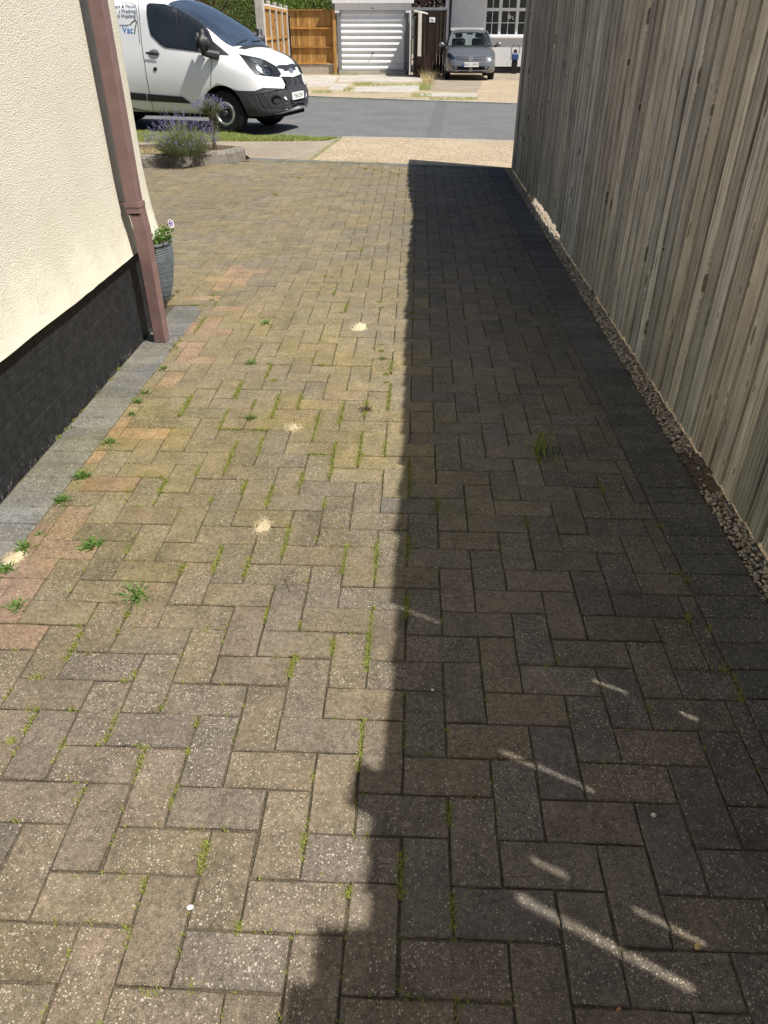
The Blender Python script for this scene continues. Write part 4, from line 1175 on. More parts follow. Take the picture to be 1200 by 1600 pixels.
# ------------------------------------------------------------------ the white van
VW = G(352, 209); VW.z = -.035
TH = radians(-14)
vd, vn = Vector((cos(TH), sin(TH), 0)), Vector((-sin(TH), cos(TH), 0))
VWID = 1.97
VC = VW + vn * (VWID / 2)                      # centre line at the front axle
def V(s, l, z): return VW + vd * s + vn * (VWID / 2 + l) + Vector((0, 0, z))    # l: lateral from centre, near side negative
def vmir(p):
    q = Vector(p) - VC; l = q.dot(vn); return Vector(p) - vn * (2 * l)
van = thing('white_van', VC, 'white panel van with black bumper and dark windows parked on the road', 'van')
def lerp_tab(tab, s):
    if s <= tab[0][0]: return tab[0][1]
    for (a, va), (b_, vb) in zip(tab, tab[1:]):
        if a <= s <= b_: return va + (vb - va) * (s - a) / (b_ - a)
    return tab[-1][1]
ZC = [(-4.0, 1.93), (-1.3, 1.99), (-1.0, 1.965), (-.75, 1.87), (-.2, 1.575), (.22, 1.295), (.30, 1.255), (.50, 1.20), (.70, 1.12), (.84, 1.025), (.93, .90), (.985, .72), (1.0, .56)]
ZE = [(-4.0, 1.80), (-1.25, 1.84), (-.95, 1.80), (-.55, 1.67), (-.18, 1.50), (.12, 1.22), (.30, 1.135), (.5, 1.09), (.66, 1.03), (.80, .93), (.90, .80), (.97, .66), (1.0, .54)]
WS = [(-4.0, .84), (-1.1, .84), (-.5, .80), (.1, .84), (.3, .86), (.5, .84), (.7, .77), (.85, .66), (.95, .52), (1.0, .42)]
WP = [(-4.0, .955), (-3.8, .985), (0.35, .985), (.55, .965), (.70, .92), (.82, .83), (.91, .70), (.97, .56), (1.0, .46)]
ZB = [(-4.0, .30), (.6, .28), (.85, .30), (1.0, .36)]
def vsec(s):
    zc, ze, ws, wp, zb = (lerp_tab(t, s) for t in (ZC, ZE, WS, WP, ZB))
    h = ze - zb
    half = [(0, zb), (.55 * wp, zb), (.90 * wp, zb + .01), (.975 * wp, zb + .10 * h), (wp, zb + .30 * h)]
    zbelt = min(1.10, zb + .80 * h)
    half += [(wp, zb + .55 * (zbelt - zb) + .1 * h), (wp * .985, zbelt)]
    half += [(ws + (wp * .985 - ws) * .62, zbelt + (ze - zbelt) * .40), (ws + (wp * .985 - ws) * .30, zbelt + (ze - zbelt) * .74), (ws, ze)]
    half += [(ws * .92, ze + (zc - ze) * .35), (ws * .70, ze + (zc - ze) * .72), (ws * .35, ze + (zc - ze) * .94), (0, zc)]
    s = s if s < .4 else .4 + (s - .4) * .925
    ring_ = [V(s, -l, z) for l, z in half] + [V(s, l, z) for l, z in half[-2:0:-1]]
    return ring_
sts = [-4.0, -3.85, -3.2, -2.4, -1.7, -1.3, -1.1, -.95, -.75, -.5, -.25, 0, .15, .25, .32, .42, .55, .68, .78, .86, .92, .965, .99, 1.0]
vbm = rounded_loft([vsec(s) for s in sts])
me = bpy.data.meshes.new('body'); org = parent_origin(van)
for v in vbm.verts: v.co -= org
vbm.to_mesh(me); vbm.free()
body = link_mesh('body', me, M['white'], van)
md = body.modifiers.new('s', 'SUBSURF'); md.levels = 2; md.render_levels = 2
eval_mods(body)
bv_full = bvh_of(body)
# wheel arches cut out of the body
cut = MB()
for s in (0.02, -2.93):
    for sgn in (-1, 1):
        a, b_ = V(s, sgn * 1.3, .345), V(s, sgn * .62, .345); 
        n_ = 28; vs = []
        for q in (a, b_):
            for k in range(n_): t = 2 * pi * k / n_; vs.append(q + vd * .405 * cos(t) + Vector((0, 0, .405 * sin(t))))
        cut.add(vs, [tuple(range(n_)), tuple(range(n_, 2 * n_))[::-1]] + [(k, n_ + k, n_ + (k + 1) % n_, (k + 1) % n_) for k in range(n_)])
co = cut.build('cutter', M['void'])
md = body.modifiers.new('b', 'BOOLEAN'); md.operation = 'DIFFERENCE'; md.object = co; md.solver = 'EXACT'
if 'void' : body.data.materials.append(M['void'])
eval_mods(body); bpy.data.objects.remove(co)
# faces inside the wheel wells are dark
for p in body.data.polygons:
    c = p.center + org - VC; s = c.dot(vd); l = abs(c.dot(vn)); rr0 = min(sqrt((s - .02) ** 2 + (c.z - .345 - 0) ** 2), sqrt((s + 2.93) ** 2 + (c.z - .345) ** 2))
    p.material_index = 1 if (rr0 < .409 and (abs(p.normal.z) + abs(p.normal.dot(vd)) > .75 or l < .7) and l < .98) else 0
body.data.shade_smooth()
bvb = bv_full
Q = lambda pts, sc, ox, oy: [(ox + x / sc, oy + y / sc) for x, y in pts]
# glass
wind = Q([(475, 15), (500, -22), (640, -45), (665, -20), (895, 190), (930, 213), (880, 235), (800, 232), (740, 222), (690, 195), (600, 130), (520, 60)], 3.4286, 150, 0)
def surf_patch(name, slist, llist, mat, off=.004):
    """patch over the top of the van between lateral limits, by looking down on the body"""
    b = MB(); rows = []
    for s, l0, l1 in slist:
        for k in range(llist + 1):
            l = l0 + (l1 - l0) * k / llist; h, nr, ix, dd = bvb.ray_cast(V(s, l, 3.0), Vector((0, 0, -1)))
            if h is None: h, nr = V(s, l, 1.2), Vector((0, 0, 1))
            if nr.z < 0: nr = -nr
            b.v.append(tuple(h + nr * off))
    n = llist + 1
    for i in range(len(slist) - 1):
        for k in range(llist): b.f.append((i * n + k, i * n + k + 1, (i + 1) * n + k + 1, (i + 1) * n + k))
    return b.build(name, mat, van, smooth=True)
rows = []
for i in range(15):
    s = -.93 + (.235 + .93) * i / 14
    lw_ = lerp_tab(WS, s) * lerp_tab([(-.93, .84), (-.5, .93), (.05, .90), (.16, .80), (.235, .45)], s)
    rows.append((s, -lw_, lw_))
surf_patch('windscreen', rows, 14, M['screen'])
b = MB()
for l0, l1 in ((-.55, -.05), (.05, .5)):
    pts_ = []
    for k in range(6):
        l = l0 + (l1 - l0) * k / 5; s = .17 - .05 * k / 5
        h, nr, ix, dd = bvb.ray_cast(V(s, l, 3), Vector((0, 0, -1))); pts_.append(h + Vector((0, 0, .018)))
    b.tube(pts_, .009, 5)
b.build('wiper', M['blackpl'], van)
rows = []
for i in range(5):
    s = .215 + .07 * i / 4; lw_ = .62 - .12 * i / 4; rows.append((s, -lw_, lw_))
surf_patch('scuttle', rows, 10, M['blackpl'], .006)
glass = [(229.5, 8), (234, 5.5), (257, 7), (272, 11.5), (290, 20.5), (305, 29.5), (317, 37), (327, 50), (333, 65), (358.7, 86.5), (326, 84), (315.7, 81.7), (258.8, 74.3), (251, 69.5), (236, 54.5), (232.2, 38.5), (229.6, 20)]
def shrink(pl, k):
    cx = sum(p[0] for p in pl) / len(pl); cy = sum(p[1] for p in pl) / len(pl); return [(cx + (p[0] - cx) * k, cy + (p[1] - cy) * k) for p in pl]
patch('window_surround', glass, bvb, M['blackpl'], van, .009, 3, vmir)
patch('window_pane', [(231.5, 9.5), (234.5, 7.5), (257, 9), (272.5, 13), (283.5, 75.5), (259.2, 72.5), (252.4, 68), (238, 54), (234.2, 38), (231.8, 20)], bvb, M['winglass'], van, .014, 3, vmir)
patch('window_pane', [(275.5, 14), (289.5, 22), (304, 31), (315.5, 38.3), (324, 50), (327, 62), (325, 81), (316, 79.8), (286.6, 76)], bvb, M['winglass'], van, .014, 3, vmir)
patch('headlight', Q([(460, 155), (560, 175), (660, 195), (720, 215), (830, 275), (880, 350), (860, 383), (800, 378), (700, 370), (620, 350), (560, 280), (500, 200)], 6.316, 300, 60), bvb, M['darksteel'], van, .004, 2, vmir)
patch('headlight_reflector', Q([(560, 195), (650, 205), (700, 222), (690, 255), (620, 248), (590, 225)], 6.316, 300, 60), bvb, M['lampin'], van, .007, 2, vmir)
patch('headlight_reflector', Q([(620, 258), (700, 268), (770, 290), (800, 335), (795, 362), (720, 362), (670, 345), (640, 300)], 6.316, 300, 60), bvb, M['chrome'], van, .008, 2, vmir)
patch('headlight_lens', Q([(462, 157), (560, 177), (660, 197), (720, 217), (828, 277), (877, 350), (858, 381), (800, 376), (700, 368), (622, 348), (562, 280), (502, 200)], 6.316, 300, 60), bvb, M['lamp'], van, .014, 2, vmir)
patch('upper_grille', Q([(884, 277), (1030, 237), (1042, 262), (1002, 310), (912, 326)], 6.316, 300, 60), bvb, M['darksteel'], van, .005, 2, vmir)
# bumper: dark lower mask
bump_poly = Q([(415, 512), (520, 518), (620, 519), (700, 487), (800, 491), (905, 497), (1000, 465), (1098, 430), (1118, 470), (1116, 590), (1066, 652), (950, 705), (830, 742), (700, 762), (560, 765), (535, 720), (505, 650), (470, 580)], 6.316, 300, 60)
patch('bumper', bump_poly, bvb, M['trimgrey'], van, .012, 3, vmir)
patch('lower_grille', Q([(940, 405), (1075, 350), (1092, 420), (1062, 455), (908, 497), (915, 460)], 6.316, 300, 60), bvb, M['void'], van, .006, 2, vmir)
for k in range(4):
    f = (k + .5) / 4; a = (935 - 20 * f, 412 + 72 * f); b_ = (1078 + 6 * f, 362 + 72 * f); hh = 9
    patch('grille_slat', Q([(a[0], a[1] - hh / 2), (b_[0], b_[1] - hh / 2), (b_[0], b_[1] + hh / 2), (a[0], a[1] + hh / 2)], 6.316, 300, 60), bvb, M['trimgrey'], van, .016, 2, vmir)
patch('fog_panel', Q([(640, 540), (830, 547), (900, 590), (975, 640), (968, 690), (720, 680), (690, 650)], 6.316, 300, 60), bvb, M['blackpl'], van, .017, 2, vmir)
def ell(cx, cy, rx, ry, n=16): return [(cx + rx * cos(2 * pi * k / n), cy + ry * sin(2 * pi * k / n)) for k in range(n)]
patch('fog_lamp', Q(ell(825, 605, 46, 42), 6.316, 300, 60), bvb, M['void'], van, .021, 1, vmir)
patch('fog_lens', Q(ell(832, 618, 34, 24), 6.316, 300, 60), bvb, M['darksteel'], van, .024, 1, vmir)
patch('lower_intake', Q([(980, 625), (1105, 577), (1106, 615), (985, 680)], 6.316, 300, 60), bvb, M['void'], van, .018, 2, vmir)
patch('intake_bar', Q([(981, 648), (1106, 596), (1106, 604), (982, 658)], 6.316, 300, 60), bvb, M['trimgrey'], van, .024, 2, vmir)
# emblem and number plate on the centre line of the nose
def front_frame(s_guess, z, tilt=0):
    h, nr, ix, dd = bvb.ray_cast(V(2.0, 0, z), -vd)
    zax = (vd * cos(tilt) + Vector((0, 0, sin(tilt)))).normalized(); xax = Vector((0, 0, 1)).cross(zax).normalized(); yax = zax.cross(xax)
    return h, zax, xax, yax
def mat4(o_, x, y, z): return Matrix(((x.x, y.x, z.x, o_.x), (x.y, y.y, z.y, o_.y), (x.z, y.z, z.z, o_.z), (0, 0, 0, 1)))
h, za, xa, ya = front_frame(.93, .93, .55)
m4 = mat4(h + za * .012, xa, ya, za)
b = MB(); el = [m4 @ Vector((.085 * cos(2 * pi * k / 24), .034 * sin(2 * pi * k / 24), 0)) for k in range(24)]; b.tube(el + [el[0]], .0075, 6); b.build('emblem_ring', M['chrome'], van)
b = MB(); b.add([m4 @ Vector((.082 * cos(2 * pi * k / 24), .032 * sin(2 * pi * k / 24), .001)) for k in range(24)] + [m4 @ Vector((.082 * cos(2 * pi * k / 24), .032 * sin(2 * pi * k / 24), -.02)) for k in range(24)], [tuple(range(24)), tuple(range(24, 48))[::-1]] + [(k, 24 + k, 24 + (k + 1) % 24, (k + 1) % 24) for k in range(24)]); b.build('emblem', M['greyink'], van)
h, za, xa, ya = front_frame(1.0, .56, .05)
pm4 = mat4(h + za * .03, xa, ya, za)
b = MB(); b.bbox(-.26, .26, -.056, .056, -.012, .0, .003, pm4); b.build('number_plate', M['plate'], van)
text_mesh('plate_text', 'FY66 ZHV', .098, pm4 @ Matrix.Translation((0, 0, .0015)), M['ink'], van, 1.0)
# shut lines, creases, trim
for pts_ in [[(215.6, 0), (221.5, 70), (230, 125.4), (240.4, 177)], [(330.5, 84), (330, 110), (329.3, 137)], [(190, 4.5), (206, 5), (212, 8), (214, 22), (218.5, 68)]]:
    line_patch('shut_line', pts_, .8, bvb, M['darksteel'], van)
patch('rub_strip', [(150, 140), (205.4, 144.4), (229, 146.4), (229.8, 157.4), (206.9, 155.5), (150, 151)], bvb, M['blackpl'], van, .014, 2, vmir)
patch('rub_strip', [(230.6, 146.5), (285.6, 151), (299.3, 161.5), (231.4, 157.5)], bvb, M['blackpl'], van, .014, 2, vmir)
patch('sill', [(160, 176), (212, 178), (319, 180), (319, 185), (212, 186), (160, 186)], bvb, M['blackpl'], van, .006, 2, vmir)
patch('handle_recess', Q(ell(310, 290, 30, 26), 3.4286, 150, 0), bvb, M['greytrim'], van, .003, 1, vmir)
patch('door_handle', Q([(270, 280), (300, 279), (340, 287), (343, 294), (335, 300), (300, 296), (272, 291)], 3.4286, 150, 0), bvb, M['blackpl'], van, .03, 1, vmir)
patch('key_lock', ell(242.7, 108, 3.2, 3.4), bvb, M['darksteel'], van, .006, 1)
# door mirror on a stalk
def vmirror(sgn):
    c = V(-.16, sgn * 1.09, 1.345)
    b = MB(); bm = bmesh.new(); bmesh.ops.create_cube(bm, size=1); bmesh.ops.bevel(bm, geom=bm.edges[:], offset=.3, segments=3, affect='EDGES')
    for v in bm.verts: v.co = c + vd * v.co.x * .17 + vn * v.co.y * .22 + Vector((0, 0, v.co.z * .36))
    b.bm(bm); o = b.build('door_mirror', M['blackpl'], van, smooth=True)
    b = MB(); b.tube([c + Vector((0, 0, -.14)), V(.0, sgn * .93, 1.16)], [.055, .07], 8); b.build('mirror_arm', M['blackpl'], o)
    b = MB(); q = c - vd * .083; b.add([q + vn * y_ + Vector((0, 0, z_)) for y_, z_ in ((-.08, -.13), (.08, -.13), (.08, .13), (-.08, .13))], [(0, 1, 2, 3)]); b.build('mirror_glass', M['chrome'], o)
vmirror(-1); vmirror(1)
# wheels
for s in (.02, -2.93):
    for sgn in (-1, 1):
        wheel(van, V(s, sgn * .955, .335), vn * sgn, .335, .22, M['darksteel'])
b = MB(); b.box(-.8, .8, -.02, .02, -.02, .02)
under = MB()
cs = [V(-3.9, -.8, .25), V(.8, -.7, .25), V(.8, .7, .25), V(-3.9, .8, .25)]
under.add(cs + [c + Vector((0, 0, .12)) for c in cs], [(0, 1, 2, 3), (7, 6, 5, 4), (0, 4, 5, 1), (1, 5, 6, 2), (2, 6, 7, 3), (3, 7, 4, 0)]); under.build('underbody', M['void'], van)
# lettering on the side: only what the photo shows
def side_text(s, px, size_px, mat, spacing=1.0, name='lettering'):
    h, nr, ix, dd = bvb.ray_cast(CAM, ray(*px).normalized())
    sc = dd / FPX * 1.0 * ray(*px).length / 1.0
    sc = (h - CAM).dot(_fw) / FPX
    z_ = nr if nr.dot(h - CAM) < 0 else -nr; x_ = vd; z_ = (z_ - x_ * z_.dot(x_)).normalized(); y_ = z_.cross(x_)
    text_mesh(name, s, size_px * sc, mat4(h + z_ * .004, x_, y_, z_), mat, van, spacing)
side_text('ays & Patios', (196, 10), 7.4, M['greyink'])
side_text('t Washing', (199, 17.6), 7.4, M['greyink'])
side_text('ft Washing', (198, 25.2), 7.4, M['greyink'])
side_text('Vac', (200, 47.0), 13.0, M['blueink'], 1.0, 'logo_text')
def strip3(name, pts_, w, mat): 
    for a, b_ in zip(pts_, pts_[1:]): pass
    line_patch(name, pts_, w, bvb, mat, van, .004)
strip3('wand_logo', [(203, 39), (207.5, 34), (212, 31.5), (213.5, 35), (211.5, 44), (210.5, 53)], 1.4, M['ink'])
strip3('logo_underline', [(187, 39.5), (202, 39.2)], 1.2, M['greyink'])

# ------------------------------------------------------------------ far side: parked grey hatchback
CX, CY0 = 1.80, 29.95
car = thing('parked_car', (CX, CY0, -.012), 'grey hatchback parked nose out in front of the white house', 'car')
def Cc(s, l, z): return Vector((CX + l, CY0 - s, z - .012))       # s forward (towards us), l to the right in the picture
def cmir(p): return Vector((2 * CX - p[0], p[1], p[2]))
czt = [(-3.3, .80), (-3.1, .95), (-.6, .97), (-.25, .985), (.1, .93), (.45, .83), (.66, .74), (.78, .64), (.84, .5), (.86, .40)]
cwp = [(-3.3, .74), (-3.0, .87), (-2.5, .89), (.25, .885), (.5, .86), (.66, .80), (.78, .71), (.84, .60), (.86, .5)]
czb = [(-3.3, .36), (-3.0, .22), (.6, .20), (.86, .26)]
def csec(s):
    zt, wp, zb = (lerp_tab(t, s) for t in (czt, cwp, czb)); h = zt - zb
    half = [(0, zb), (.75 * wp, zb), (.95 * wp, zb + .03), (wp * .99, zb + .22 * h), (wp, zb + .5 * h), (wp * .985, zb + .78 * h), (wp * .90, zb + .95 * h), (wp * .62, zt), (wp * .3, zt + .012), (0, zt + .015)]
    return [Cc(s, -l, z) for l, z in half] + [Cc(s, l, z) for l, z in half[-2:0:-1]]
cb = rounded_loft([csec(s) for s in (-3.3, -3.2, -3.0, -2.5, -1.5, -.6, -.3, -.15, .1, .3, .45, .58, .68, .76, .82, .85, .86)])
me = bpy.data.meshes.new('body'); org = parent_origin(car)
for v in cb.verts: v.co -= org
cb.to_mesh(me); cb.free()
cbody = link_mesh('body', me, M['greypaint'], car); md = cbody.modifiers.new('s', 'SUBSURF'); md.levels = 2; md.render_levels = 2; eval_mods(cbody); cbv = bvh_of(cbody)
cut = MB()
for s in (0.0, -2.58):
    for sgn in (-1, 1):
        n_ = 24; vs = []
        for l in (1.2, .60):
            for k in range(n_): t = 2 * pi * k / n_; vs.append(Cc(s + .345 * cos(t), sgn * l, .31 + .345 * sin(t)))
        cut.add(vs, [tuple(range(n_)), tuple(range(n_, 2 * n_))[::-1]] + [(k, n_ + k, n_ + (k + 1) % n_, (k + 1) % n_) for k in range(n_)])
co = cut.build('cutter', M['void']); md = cbody.modifiers.new('b', 'BOOLEAN'); md.operation = 'DIFFERENCE'; md.object = co; md.solver = 'EXACT'; eval_mods(cbody); bpy.data.objects.remove(co)
cbody.data.shade_smooth()
for s in (0, -2.58):
    for sgn in (-1, 1): wheel(car, Cc(s, sgn * .865, .31), (sgn, 0, 0), .31, .2, M['steel'], ring=False)
A_ = [(-.22, .755, .975), (-.95, .595, 1.415)]
for sgn in (-1, 1):
    b = MB(); b.tube([Cc(*(A_[0][0], sgn * A_[0][1], A_[0][2])), Cc(-.6, sgn * .69, 1.215), Cc(A_[1][0], sgn * A_[1][1], A_[1][2])], [.045, .042, .04], 6); b.build('windscreen_pillar', M['greypaint'], car)
    b = MB(); b.tube([Cc(-1.55, sgn * .80, .95), Cc(-1.6, sgn * .625, 1.44)], .035, 6); b.build('door_pillar', M['blackpl'], car)
    b = MB(); b.add([Cc(-2.45, sgn * .80, .94), Cc(-3.05, sgn * .74, .94), Cc(-2.75, sgn * .57, 1.42), Cc(-2.45, sgn * .60, 1.44), Cc(-2.45, sgn * .74, .94), Cc(-3.05, sgn * .66, .94), Cc(-2.75, sgn * .50, 1.42), Cc(-2.45, sgn * .54, 1.44)], [(0, 1, 2, 3), (4, 7, 6, 5), (0, 3, 7, 4), (1, 5, 6, 2), (2, 6, 7, 3), (0, 4, 5, 1)]); b.build('rear_pillar', M['greypaint'], car)
    b = MB(); b.add([Cc(-.35, sgn * .755, .97), Cc(-2.45, sgn * .77, .96), Cc(-2.45, sgn * .61, 1.42), Cc(-.98, sgn * .60, 1.405)], [(0, 1, 2, 3)]); b.build('side_window', M['clear'], car)
    c = Cc(-.28, sgn * 1.0, 1.035); bm = bmesh.new(); bmesh.ops.create_uvsphere(bm, u_segments=12, v_segments=8, radius=1)
    for v in bm.verts: v.co = c + Vector((v.co.x * .105, v.co.y * .07, v.co.z * .075))
    b = MB(); b.bm(bm); o = b.build('door_mirror', M['greypaint'], car, smooth=True)
    b = MB(); b.tube([c + Vector((0, 0, -.03)), Cc(-.33, sgn * .84, .98)], [.03, .035], 6); b.build('mirror_arm', M['blackpl'], o)
vs = []; fs = []
secs = [(-.93, .575, 1.400), (-1.02, .60, 1.445), (-1.3, .63, 1.475), (-2.0, .62, 1.48), (-2.55, .59, 1.455), (-2.78, .55, 1.41)]
for s, w_, z_ in secs:
    for k in range(9):
        u_ = -1 + 2 * k / 8; vs.append(Cc(s, w_ * u_, z_ - .045 * abs(u_) ** 3))
for s, w_, z_ in secs:
    for k in range(9):
        u_ = -1 + 2 * k / 8; vs.append(Cc(s, w_ * u_ * .99, z_ - .045 * abs(u_) ** 3 - .03))
o9 = len(secs) * 9
for i in range(len(secs) - 1):
    for k in range(8):
        q = (i * 9 + k, i * 9 + k + 1, i * 9 + 10 + k, i * 9 + 9 + k); fs.append(q); fs.append(tuple(j + o9 for j in q)[::-1])
for k in range(8): fs.append((k, o9 + k, o9 + k + 1, k + 1)); e = o9 - 9; fs.append((e + k, e + k + 1, o9 + e + k + 1, o9 + e + k))
b = MB(); b.add(vs, fs); b.build('roof', M['greypaint'], car, smooth=True)
b = MB(); n_ = 8; vs = []
for (s, w_, z_, bow) in ((-.19, .74, .985, .16), (-.57, .665, 1.20, .12), (-.94, .575, 1.405, .09)):
    for k in range(n_ + 1):
        u_ = -1 + 2 * k / n_; vs.append(Cc(s + bow * (1 - u_ * u_) - .03, w_ * u_, z_ + .015 * (1 - u_ * u_)))
b.add(vs, [(i * 9 + k, i * 9 + k + 1, i * 9 + 10 + k, i * 9 + 9 + k) for i in range(2) for k in range(8)]); b.build('windscreen', M['clear'], car, smooth=True)
b = MB(); b.add([Cc(-3.08, -.66, .96), Cc(-3.08, .66, .96), Cc(-2.80, .52, 1.40), Cc(-2.80, -.52, 1.40)], [(0, 1, 2, 3)]); b.build('rear_window', M['clear'], car)
for sgn in (-1, 1):
    b = MB(); b.bbox(CX + sgn * .36 - .24, CX + sgn * .36 + .24, CY0 + 1.32, CY0 + 1.48, .9, 1.20, .05); b.bbox(CX + sgn * .36 - .13, CX + sgn * .36 + .13, CY0 + 1.36, CY0 + 1.46, 1.21, 1.37, .04); b.build('seat', M['seat'], car)
b = MB(); b.tube([Cc(-.62, -.36 + .19 * cos(t), 1.0 + .17 * sin(t)) + Vector((0, .05 * sin(t), 0)) for t in [2 * pi * k / 16 for k in range(17)]], .016, 6); b.build('steering_wheel', M['blackpl'], car)
b = MB(); b.bbox(CX - .11, CX + .11, CY0 + .80, CY0 + .83, 1.31, 1.37, .01); b.build('rear_view_mirror', M['blackpl'], car)
b = MB(); b.bbox(CX - .7, CX + .7, CY0 + .35, CY0 + .62, .96, 1.0, .015); b.build('dashboard', M['blackpl'], car)
S6 = lambda pts: Q(pts, 6.316, 640, 0)
patch('headlight', S6([(364, 527), (380, 518), (405, 522), (440, 547), (460, 577), (445, 592), (400, 586), (370, 573)]), cbv, M['lampin'], car, .006, 2, cmir)
patch('headlight_lens', S6([(366, 528), (380, 520), (405, 524), (438, 548), (457, 577), (444, 590), (400, 584), (372, 572)]), cbv, M['lamp'], car, .012, 2, cmir)
patch('grille', S6([(452, 556), (588, 562), (588, 598), (455, 594), (462, 577)]), cbv, M['blackpl'], car, .006, 2, cmir)
patch('grille_bar', S6([(461, 573), (588, 577), (588, 581), (461, 578)]), cbv, M['chrome'], car, .011, 2, cmir)
patch('lower_grille', S6([(370, 660), (460, 655), (588, 653), (588, 708), (450, 708), (390, 692)]), cbv, M['void'], car, .006, 2, cmir)
patch('lower_lip', S6([(440, 690), (588, 694), (588, 700), (450, 699)]), cbv, M['greytrim'], car, .012, 2, cmir)
h, nr, ix, dd = cbv.ray_cast(CAM, ray(733, 90.7).normalized())
h = Vector((CX, h.y, h.z))
m4 = mat4(h + Vector((0, -.02, 0)), Vector((1, 0, 0)), Vector((0, .25, .97)).normalized(), Vector((0, -.97, .25)).normalized())
el = [m4 @ Vector((.078 * cos(2 * pi * k / 20), .078 * sin(2 * pi * k / 20), 0)) for k in range(20)]
b = MB(); b.tube(el + [el[0]], .009, 5)
for a_, b_ in (((-.04, .065), (-.018, .005)), ((-.018, .005), (0, .05)), ((0, .05), (.018, .005)), ((.018, .005), (.04, .065)), ((-.068, .035), (-.03, -.062)), ((-.03, -.062), (0, -.005)), ((0, -.005), (.03, -.062)), ((.03, -.062), (.068, .035))):
    b.tube([m4 @ Vector((*a_, .002)), m4 @ Vector((*b_, .002))], .0075, 5)
b.build('emblem', M['chrome'], car)
b = MB(); b.add([m4 @ Vector((.074 * cos(2 * pi * k / 20), .074 * sin(2 * pi * k / 20), -.004)) for k in range(20)], [tuple(range(20))]); b.build('emblem_disc', M['greytrim'], car)
h, nr, ix, dd = cbv.ray_cast(CAM, ray(733, 101).normalized())
pm4 = mat4(Vector((CX, h.y - .03, h.z)), Vector((1, 0, 0)), Vector((0, 0, 1)), Vector((0, -1, 0)))
b = MB(); b.bbox(-.26, .26, -.066, .066, -.012, 0, .003, pm4); b.build('number_plate', M['plate'], car)
b = MB(); b.add([pm4 @ Vector(p) for p in ((-.258, -.064, .001), (-.225, -.064, .001), (-.225, .064, .001), (-.258, .064, .001))], [(0, 1, 2, 3)]); b.build('plate_band', M['blueink'], car)
text_mesh('plate_text', 'AX11 MVY', .105, pm4 @ Matrix.Translation((.015, 0, .0015)), M['ink'], car)
b = MB(); b.tube([Cc(.05, -.6, .985), Cc(-.02, 0, .99)], .008, 5); b.tube([Cc(.05, .05, .985), Cc(-.02, .6, .99)], .008, 5); b.build('wiper', M['blackpl'], car)

# ------------------------------------------------------------------ far side: garage
GY = 33.0
def gx(px, Y=GY): return atY(px, 60, Y).x
def gz(py, Y=GY): return atY(600, py, Y).z
gar = thing('garage', (gx(583), GY, 0), 'white single garage with ribbed up and over door', 'garage')
x0, x1, xd0, xd1 = gx(525.5), gx(641), gx(532.8), gx(631.5)
zt, zb = gz(16), gz(110.3)
b = MB(); b.box(x0 + .05, xd0 - .09, GY + .03, GY + .25, -.05, zt + .1); b.build('side_post', M['offwhite'], gar)
b = MB(); b.box(xd1 + .09, x1 - .05, GY + .03, GY + .25, -.05, zt + .1); b.build('side_post', M['greytrim'], gar)
b = MB(); b.box(xd0 - .09, xd0, GY + .0, GY + .2, -.03, zt); b.build('door_frame', M['greytrim'], gar)
b = MB(); b.box(xd1, xd1 + .09, GY + .0, GY + .2, -.03, zt); b.build('door_frame', M['greytrim'], gar)
b = MB(); b.box(x0 - .02, x1 + .02, GY - .05, GY + .02, zt, gz(5.2)); b.box(x0 - .022, x0 + .15, GY - .052, GY + .018, gz(20), zt + .01); b.box(x1 - .19, x1 + .022, GY - .052, GY + .018, gz(20), zt + .01); fa = b.build('fascia', M['upvc'], gar)
b = MB(); b.box(gx(521), gx(645.5), GY - .12, GY + .3, gz(5), gz(-14)); b.build('gable_board', M['upvc'], gar)
b = MB(); b.box(x0, x1, GY + .26, GY + 5.2, -.05, gz(-10)); b.build('walls', M['whitewall'], gar)
b = MB(); b.add([(gx(519), GY - .2, gz(-14.2)), (gx(647), GY - .2, gz(-14.2)), (gx(583), GY - .2, gz(-14) + .9), (gx(519), GY + 5.3, gz(-14.2)), (gx(647), GY + 5.3, gz(-14.2)), (gx(583), GY + 5.3, gz(-14) + .9)], [(0, 1, 2), (3, 5, 4), (0, 2, 5, 3), (1, 4, 5, 2), (0, 3, 4, 1)]); b.build('roof', M['roof'], gar)
b = MB(); b.box(xd0 - .09, xd1 + .09, GY - .16, GY + .1, -.06, zb - .012); b.build('threshold', M['slab'], gar)
door = MB(); door.box(xd0, xd1, GY + .07, GY + .09, zb, zt); dr_ = door.build('garage_door', M['garage'], gar)
NRB = 10
for k in range(NRB):
    za_, zb_ = zb + (zt - zb) * k / NRB, zb + (zt - zb) * (k + 1) / NRB; hgt = zb_ - za_
    b = MB(); pr = [(GY + .068, za_ + .004), (GY + .062, za_ + .012), (GY + .030, za_ + hgt * .30), (GY + .026, za_ + hgt * .42), (GY + .050, za_ + hgt * .66), (GY + .064, zb_ - .012), (GY + .068, zb_ - .006)]
    vs = [(xx, y_, z_) for xx in (xd0 + .006, xd1 - .006) for y_, z_ in pr]; n_ = len(pr)
    b.add(vs, [(i, i + 1, n_ + i + 1, n_ + i) for i in range(n_ - 1)] + [tuple(range(n_)), tuple(range(n_, 2 * n_))[::-1]]); b.build('rib_panel', M['garage'], dr_)
hc = Vector((gx(582), GY + .02, gz(84))); b = MB(); b.tube([hc, hc + Vector((0, -.05, 0))], .022, 8); b.tube([hc + Vector((-.05, -.05, -.05)), hc + Vector((.04, -.05, .06))], .013, 6); b.build('door_handle', M['darksteel'], dr_)
b = MB(); b.box(gx(581), gx(584.5), GY - .06, GY - .048, gz(13.5), gz(12.2)); b.build('maker_badge', M['ink'], fa)
